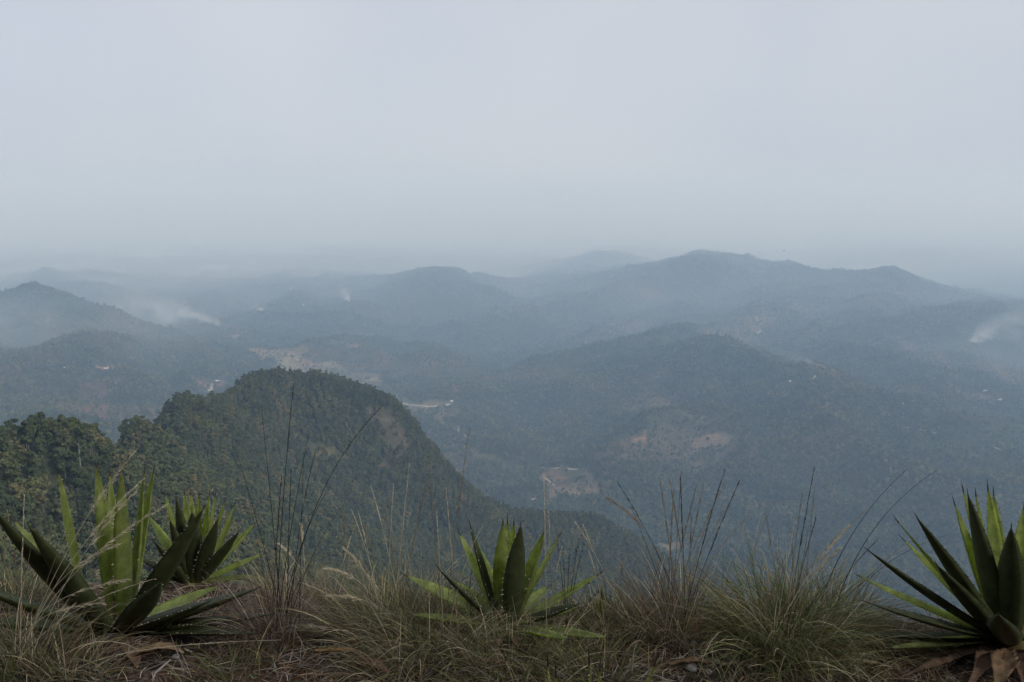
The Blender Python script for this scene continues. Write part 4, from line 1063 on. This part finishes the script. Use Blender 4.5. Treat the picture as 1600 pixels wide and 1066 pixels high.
tussock(1130, 962, [('dry_blades', 560, 0.11, 0.20, 0.7, 1.2, {'olive': 4, 'rust': 2, 'straw': 3, 'grey': 2}, 0.002)],
        [(1170, 790, 0.1, 'pale', 'spike', 0.1), (1188, 805, 0.05, 'pale', 'spike', -0.05), (1213, 780, 0.1, 'tan', 'long', 0.15)],
        'olive brown tussock between the tall-stalked one and the green one')
tussock(1222, 1020, [('green_blades', 1700, 0.15, 0.40, 0.62, 1.75, {'green': 6, 'olive': 4, 'straw': 1}, 0.0027), ('dry_blades', 1100, 0.17, 0.40, 0.8, 1.8, S1, 0.0021)],
        [(1272, 733, 0.15, 'dark', 'long', 0.05), (1273, 760, 0.1, 'tan', 'spike', 0.08), (1254, 770, 0.1, 'tan', 'spike', 0.05), (1240, 825, 0.05, 'pale', 'spike', 0.05), (1326, 822, 0.05, 'pale', 'feather', 0.15), (1310, 858, 0.0, 'pale', 'feather', 0.2),
         (1230, 800, 0.1, 'tan', None, 0.05), (1264, 820, 0.1, 'dark', None, 0.05), (1280, 850, 0.1, 'tan', None, 0.05), (1195, 790, 0.1, 'tan', 'spike', -0.05), (1275, 810, 0.1, 'dark', 'spike', 0.05), (1215, 840, 0.0, 'pale', 'spike', 0.05),
         (1350, 800, 0.15, 'tan', 'spike', 0.2)],
        'biggest green tussock, dome of drooping blades in front of the drop')
tussock(1300, 985, [('green_blades', 800, 0.13, 0.32, 0.75, 1.7, {'green': 3, 'olive': 5, 'straw': 2}, 0.0022), ('dry_blades', 900, 0.15, 0.33, 0.85, 1.8, S1, 0.002)],
        [(1464, 735, 0.15, 'black', None, 0.35), (1418, 733, 0.2, 'black', None, 0.25), (1480, 836, 0.2, 'dark', None, 0.5), (1412, 850, 0.1, 'dark', None, 0.0), (1370, 845, 0.1, 'dark', 'spike', 0.2)],
        'paler mop of grass at the right of the green dome with long dark arching stalks')
tussock(1175, 1062, [('dry_blades', 500, 0.16, 0.16, 1.0, 1.3, {'straw': 3, 'grey': 3, 'green': 2}, 0.002)], [], 'small mixed tuft at the foot of the green dome, left side')
tussock(1290, 1060, [('dry_blades', 600, 0.18, 0.18, 1.0, 1.5, {'straw': 5, 'olive': 2, 'green': 1}, 0.002)], [], 'small straw tuft at the foot of the green dome, right side')
tussock(1385, 1015, [('dry_blades', 500, 0.14, 0.14, 1.0, 1.2, {'straw': 3, 'grey': 2, 'green': 3}, 0.002)], [], 'low green and straw tuft left of the right-hand agave')
tussock(1480, 985, [('dry_blades', 400, 0.16, 0.12, 1.0, 1.2, {'straw': 2, 'grey': 3, 'rust': 3}, 0.002)], [(1416, 960, 0.0, 'tan', None, 0.1)], 'low rusty tuft behind the lower blades of the right-hand agave')
tussock(370, 1060, [('green_blades', 160, 0.10, 0.16, 0.7, 1.0, {'green': 5, 'olive': 3}, 0.0024), ('dry_blades', 300, 0.2, 0.16, 1.1, 1.3, D1, 0.002)], [], 'small fresh green tuft below the dry dark tussock')
tussock(330, 960, [('dry_blades', 500, 0.2, 0.14, 1.1, 1.2, {'grey': 5, 'straw': 3, 'rust': 2}, 0.0018)], [(262, 940, -0.05, 'tan', 'spike', 0.6)], 'withered grey tuft below the fan-shaped agave', Y=3.75)
tussock(455, 925, [('dry_blades', 700, 0.16, 0.24, 0.7, 1.1, {'grey': 3, 'olive': 3, 'straw': 3}, 0.0018)], [(430, 790, 0.1, 'tan', 'spike', 0.1), (470, 820, 0.1, 'pale', 'feather', 0.3), (435, 850, 0.1, 'pale', 'feather', 0.3)], 'thin brownish tussock on the brink behind the dry dark one', Y=3.9)

# dark dried weed with seed pods
c = foot(885, 985)
wd = tag(empty('dry_weed', tuple(c)), 'blackish dried weed with seed pods right of the central agave', 'weed')
for k, (tu, tv_, dy) in enumerate([(912, 848, 0.05), (905, 838, 0.1), (890, 856, 0.1), (880, 870, 0.0), (935, 925, -0.05), (925, 900, 0.1), (870, 835, 0.1)]):
    V, Fc, cols = stalk_mesh(c, at(tu, tv_, c[1] + dy), 'black', 'pods', 0.08, 0.0018, 4000 + k)
    obj('stem', mesh_from('stem', V - c, Fc, M['stalk'], False, cols), wd)

# short growth and litter over the soil
def patch_grass(name, n, xr, yr, length, mix, label, seed, width=0.0019, tilt=1.0, curl=1.2):
    r = np.random.default_rng(seed)
    Vs, Fs, Cs, off = [], [], [], 0
    for k in range(n):
        x = xr[0] + (xr[1] - xr[0]) * r.random(); y = yr[0] + (yr[1] - yr[0]) * r.random()
        y = min(y, float(edge_y(np.array([x]))[0]) + 0.22)
        if min((x - q[0]) ** 2 + (y - q[1] + 0.12) ** 2 for q in (cA, cB, cD, cE)) < 0.09 or (0.42 < x < 0.80 and r.random() < 0.75): continue
        V, Fc, cc = blades(x, y, int(r.integers(8, 26)), 0.05, length * (0.5 + 0.8 * r.random()), tilt, curl, mix, width, seed=seed * 1000 + k, K=5)
        Vs.append(V); Fs.append(Fc + off); Cs.append(cc); off += len(V)
    o = obj(name, mesh_from(name, np.concatenate(Vs), np.concatenate(Fs), M['grass'], False, np.concatenate(Cs)))
    tag(o, label, 'grass', kind='stuff')
patch_grass('grass', 520, (-2.9, 2.4), (2.2, 4.6), 0.12, {'straw': 4, 'grey': 4, 'olive': 2, 'rust': 2, 'green': 2}, 'short dry grass growing all over the ledge', 77)

def litter(n, seed):
    r = np.random.default_rng(seed)
    x = r.uniform(-2.8, 2.3, n); y = r.uniform(2.0, 4.6, n); y = np.minimum(y, edge_y(x) + 0.15 * r.random(n))
    a_ = r.random(n) * np.pi; L = 0.02 + 0.12 * r.random(n) ** 2; wd_ = 0.0008 + 0.0022 * r.random(n) ** 2
    tl = r.normal(size=n) * 0.25; bow = r.normal(size=n) * 0.12 * L
    pts = []
    for t in (-0.5, 0, 0.5):
        px = x + L * t * np.cos(a_) - bow * (1 - 4 * t * t) * np.sin(a_); py = y + L * t * np.sin(a_) + bow * (1 - 4 * t * t) * np.cos(a_)
        pz = np.maximum(ground_z(px, py) + 0.004 + 0.012 * r.random(n) + L * t * tl, ground_z(px, py) + 0.002); pts.append(np.stack([px, py, pz], 1))
    side = np.stack([-np.sin(a_), np.cos(a_), r.normal(size=n) * 0.4], 1)
    V = np.stack([p + sg * side * (wd_ * k)[:, None] for p, k in zip(pts, (0.5, 1, 0.5)) for sg in (-1, 1)], 1).reshape(-1, 3)
    b0 = np.arange(n) * 6
    Fc = np.concatenate([np.stack([b0, b0 + 1, b0 + 3, b0 + 2], 1), np.stack([b0 + 2, b0 + 3, b0 + 5, b0 + 4], 1)])
    pal = np.array([(0.20, 0.165, 0.135), (0.13, 0.10, 0.08), (0.30, 0.25, 0.19), (0.16, 0.095, 0.06), (0.36, 0.33, 0.29), (0.24, 0.15, 0.08)])
    cc = pal[r.choice(6, n, p=[.28, .26, .14, .18, .06, .08])] * (0.7 + 0.6 * r.random(n))[:, None]
    return V, Fc, np.repeat(cc, 6, axis=0)
V, Fc, cols = litter(26000, 5)
tag(obj('litter', mesh_from('litter', V, Fc, vcol_mat('litter', 0.9, 0.1), False, cols)), 'fallen straw and dead fibres strewn over the soil', 'litter', kind='stuff')

def fallen_leaf(u, v, length, width, turn, color, curl, label, seed):
    c = foot(u, v); r = np.random.default_rng(seed)
    root = []
    n_ = 10; V, cols = [], []
    for i in range(n_ + 1):
        t = i / n_; w_ = width * math.sin(math.pi * min(0.08 + t * 0.92, 1)) ** 0.7 * 0.5
        px = (t - 0.5) * length; bz = 0.012 + curl * math.sin(math.pi * t) + 0.006 * r.random()
        for j, vv in enumerate((-1, -0.4, 0.4, 1)):
            V.append((px, vv * w_ + 0.15 * length * (t - 0.5) ** 2, bz + abs(vv) ** 2 * w_ * 0.7 + r.normal() * 0.002))
            cols.append(np.array(color) * (0.75 + 0.5 * r.random()))
    k = len(V)
    V += [(x_, y_, z_ - 0.003) for x_, y_, z_ in V]; cols += cols
    Fc = []
    for i in range(n_):
        for j in range(3):
            a_ = i * 4 + j; Fc.append((a_, a_ + 1, a_ + 5, a_ + 4)); Fc.append((k + a_, k + a_ + 4, k + a_ + 5, k + a_ + 1))
        for j in (0, 3):
            a_ = i * 4 + j; Fc.append((a_, a_ + 4, k + a_ + 4, k + a_))
    o = obj('fallen_leaf', mesh_from('fallen_leaf', V, Fc, M['agave_dead'], True, np.array(cols)), None, tuple(c))
    o.rotation_euler.z = turn; tag(o, label, 'dead leaf', 'dead leaves lying on the ledge')
fallen_leaf(530, 1026, 0.17, 0.022, -0.05, (0.42, 0.24, 0.09), 0.008, 'long ochre dead leaf on the soil beside the dry dark tussock', 1)
fallen_leaf(550, 1014, 0.07, 0.03, -0.7, (0.36, 0.20, 0.09), 0.015, 'short crumpled ochre leaf lying above the long ochre one', 2)
fallen_leaf(585, 1052, 0.11, 0.04, -0.5, (0.30, 0.19, 0.13), 0.012, 'pinkish brown dead leaf left of the sprawling straw tussock', 3)
fallen_leaf(1095, 982, 0.20, 0.016, 0.15, (0.45, 0.36, 0.20), 0.02, 'long pale yellow dead leaf beneath the tall-stalked brown tussock', 4)
fallen_leaf(1118, 992, 0.12, 0.02, -0.8, (0.48, 0.38, 0.22), 0.02, 'curled pale yellow dead leaf left of the green dome of grass', 5)
fallen_leaf(1058, 990, 0.09, 0.010, 1.5, (0.42, 0.34, 0.19), 0.03, 'thin pale strip of leaf pointing away under the brown tussock', 6)
fallen_leaf(1345, 1046, 0.16, 0.022, -0.1, (0.34, 0.27, 0.17), 0.012, 'tan dead leaf between the straw tuft and the right-hand agave', 7)
fallen_leaf(250, 1030, 0.16, 0.05, 0.1, (0.22, 0.15, 0.09), 0.02, 'broad tan dead leaf under the lower blades of the largest agave', 8)
fallen_leaf(1080, 1046, 0.15, 0.03, 0.05, (0.16, 0.10, 0.06), 0.012, 'dark brown dead leaf on the bare soil at the bottom', 9)

m, n, l, b = principled('stone', (0.36, 0.35, 0.34), 0.9)
no = noise_node(n, l, 60, 5); r = ramp(n, l, no.outputs['Fac'], [(0.3, (0.22, 0.21, 0.20)), (0.7, (0.46, 0.45, 0.44))]); l.new(r.outputs[0], b.inputs['Base Color']); M['stone'] = m
import bmesh
bm = bmesh.new(); bmesh.ops.create_icosphere(bm, subdivisions=2, radius=1.0)
sv = np.array([p.co for p in bm.verts]); sf = np.array([[q_.index for q_ in fc.verts] for fc in bm.faces]); bm.free()
rs_ = np.random.default_rng(3)
for u, v, sz in ((1084, 1008, 0.012), (1107, 1012, 0.014), (1070, 1006, 0.010), (1080, 1046, 0.022), (1107, 1052, 0.012), (1120, 1036, 0.010), (1048, 1010, 0.008), (285, 958, 0.016), (300, 962, 0.012), (268, 954, 0.012), (275, 1028, 0.014), (490, 985, 0.010), (1330, 1030, 0.012)):
    c = foot(u, v); d = 1 + 0.16 * rs_.normal(size=len(sv))
    vv = sv * d[:, None] * np.array([1.2, 0.9, 0.6]) * sz
    o = obj('stone', mesh_from('stone', vv, sf, M['stone'], False), None, (c[0], c[1], c[2] + sz * 0.3)); o.rotation_euler.z = rs_.random() * 6
    tag(o, 'small pale angular stone chip lying on the bare soil', 'stone', 'pale stone chips on the soil')

# ------------------------------------------------------------------ a bird over the ridge
p = at(1225, 392, 240)
V = [(0, -0.28, 0), (0.05, -0.1, 0.02), (-0.05, -0.1, 0.02), (0, 0.0, 0.07), (0.06, 0.05, -0.02), (-0.06, 0.05, -0.02), (0, 0.22, 0.0), (0, -0.02, -0.07),
     (0.32, -0.02, 0.16), (0.34, 0.12, 0.15), (0.62, 0.10, 0.10), (-0.32, -0.02, 0.16), (-0.34, 0.12, 0.15), (-0.62, 0.10, 0.10), (0.09, 0.36, 0.0), (-0.09, 0.36, 0.0)]
Fc = [(0, 1, 3), (0, 3, 2), (0, 7, 1), (0, 2, 7), (1, 4, 3), (2, 3, 5), (1, 7, 4), (2, 5, 7), (3, 4, 6), (3, 6, 5), (7, 6, 4), (7, 5, 6), (1, 8, 9, 4), (8, 10, 9), (2, 5, 12, 11), (11, 12, 13), (6, 14, 15)]
bird = obj('bird', mesh_from('bird', V, Fc, principled('bird_feathers', (0.02, 0.02, 0.02), 0.7)[0]), None, tuple(p))
bird.rotation_euler.z = 0.9
tag(bird, 'tiny dark bird gliding above the long ridge', 'bird')
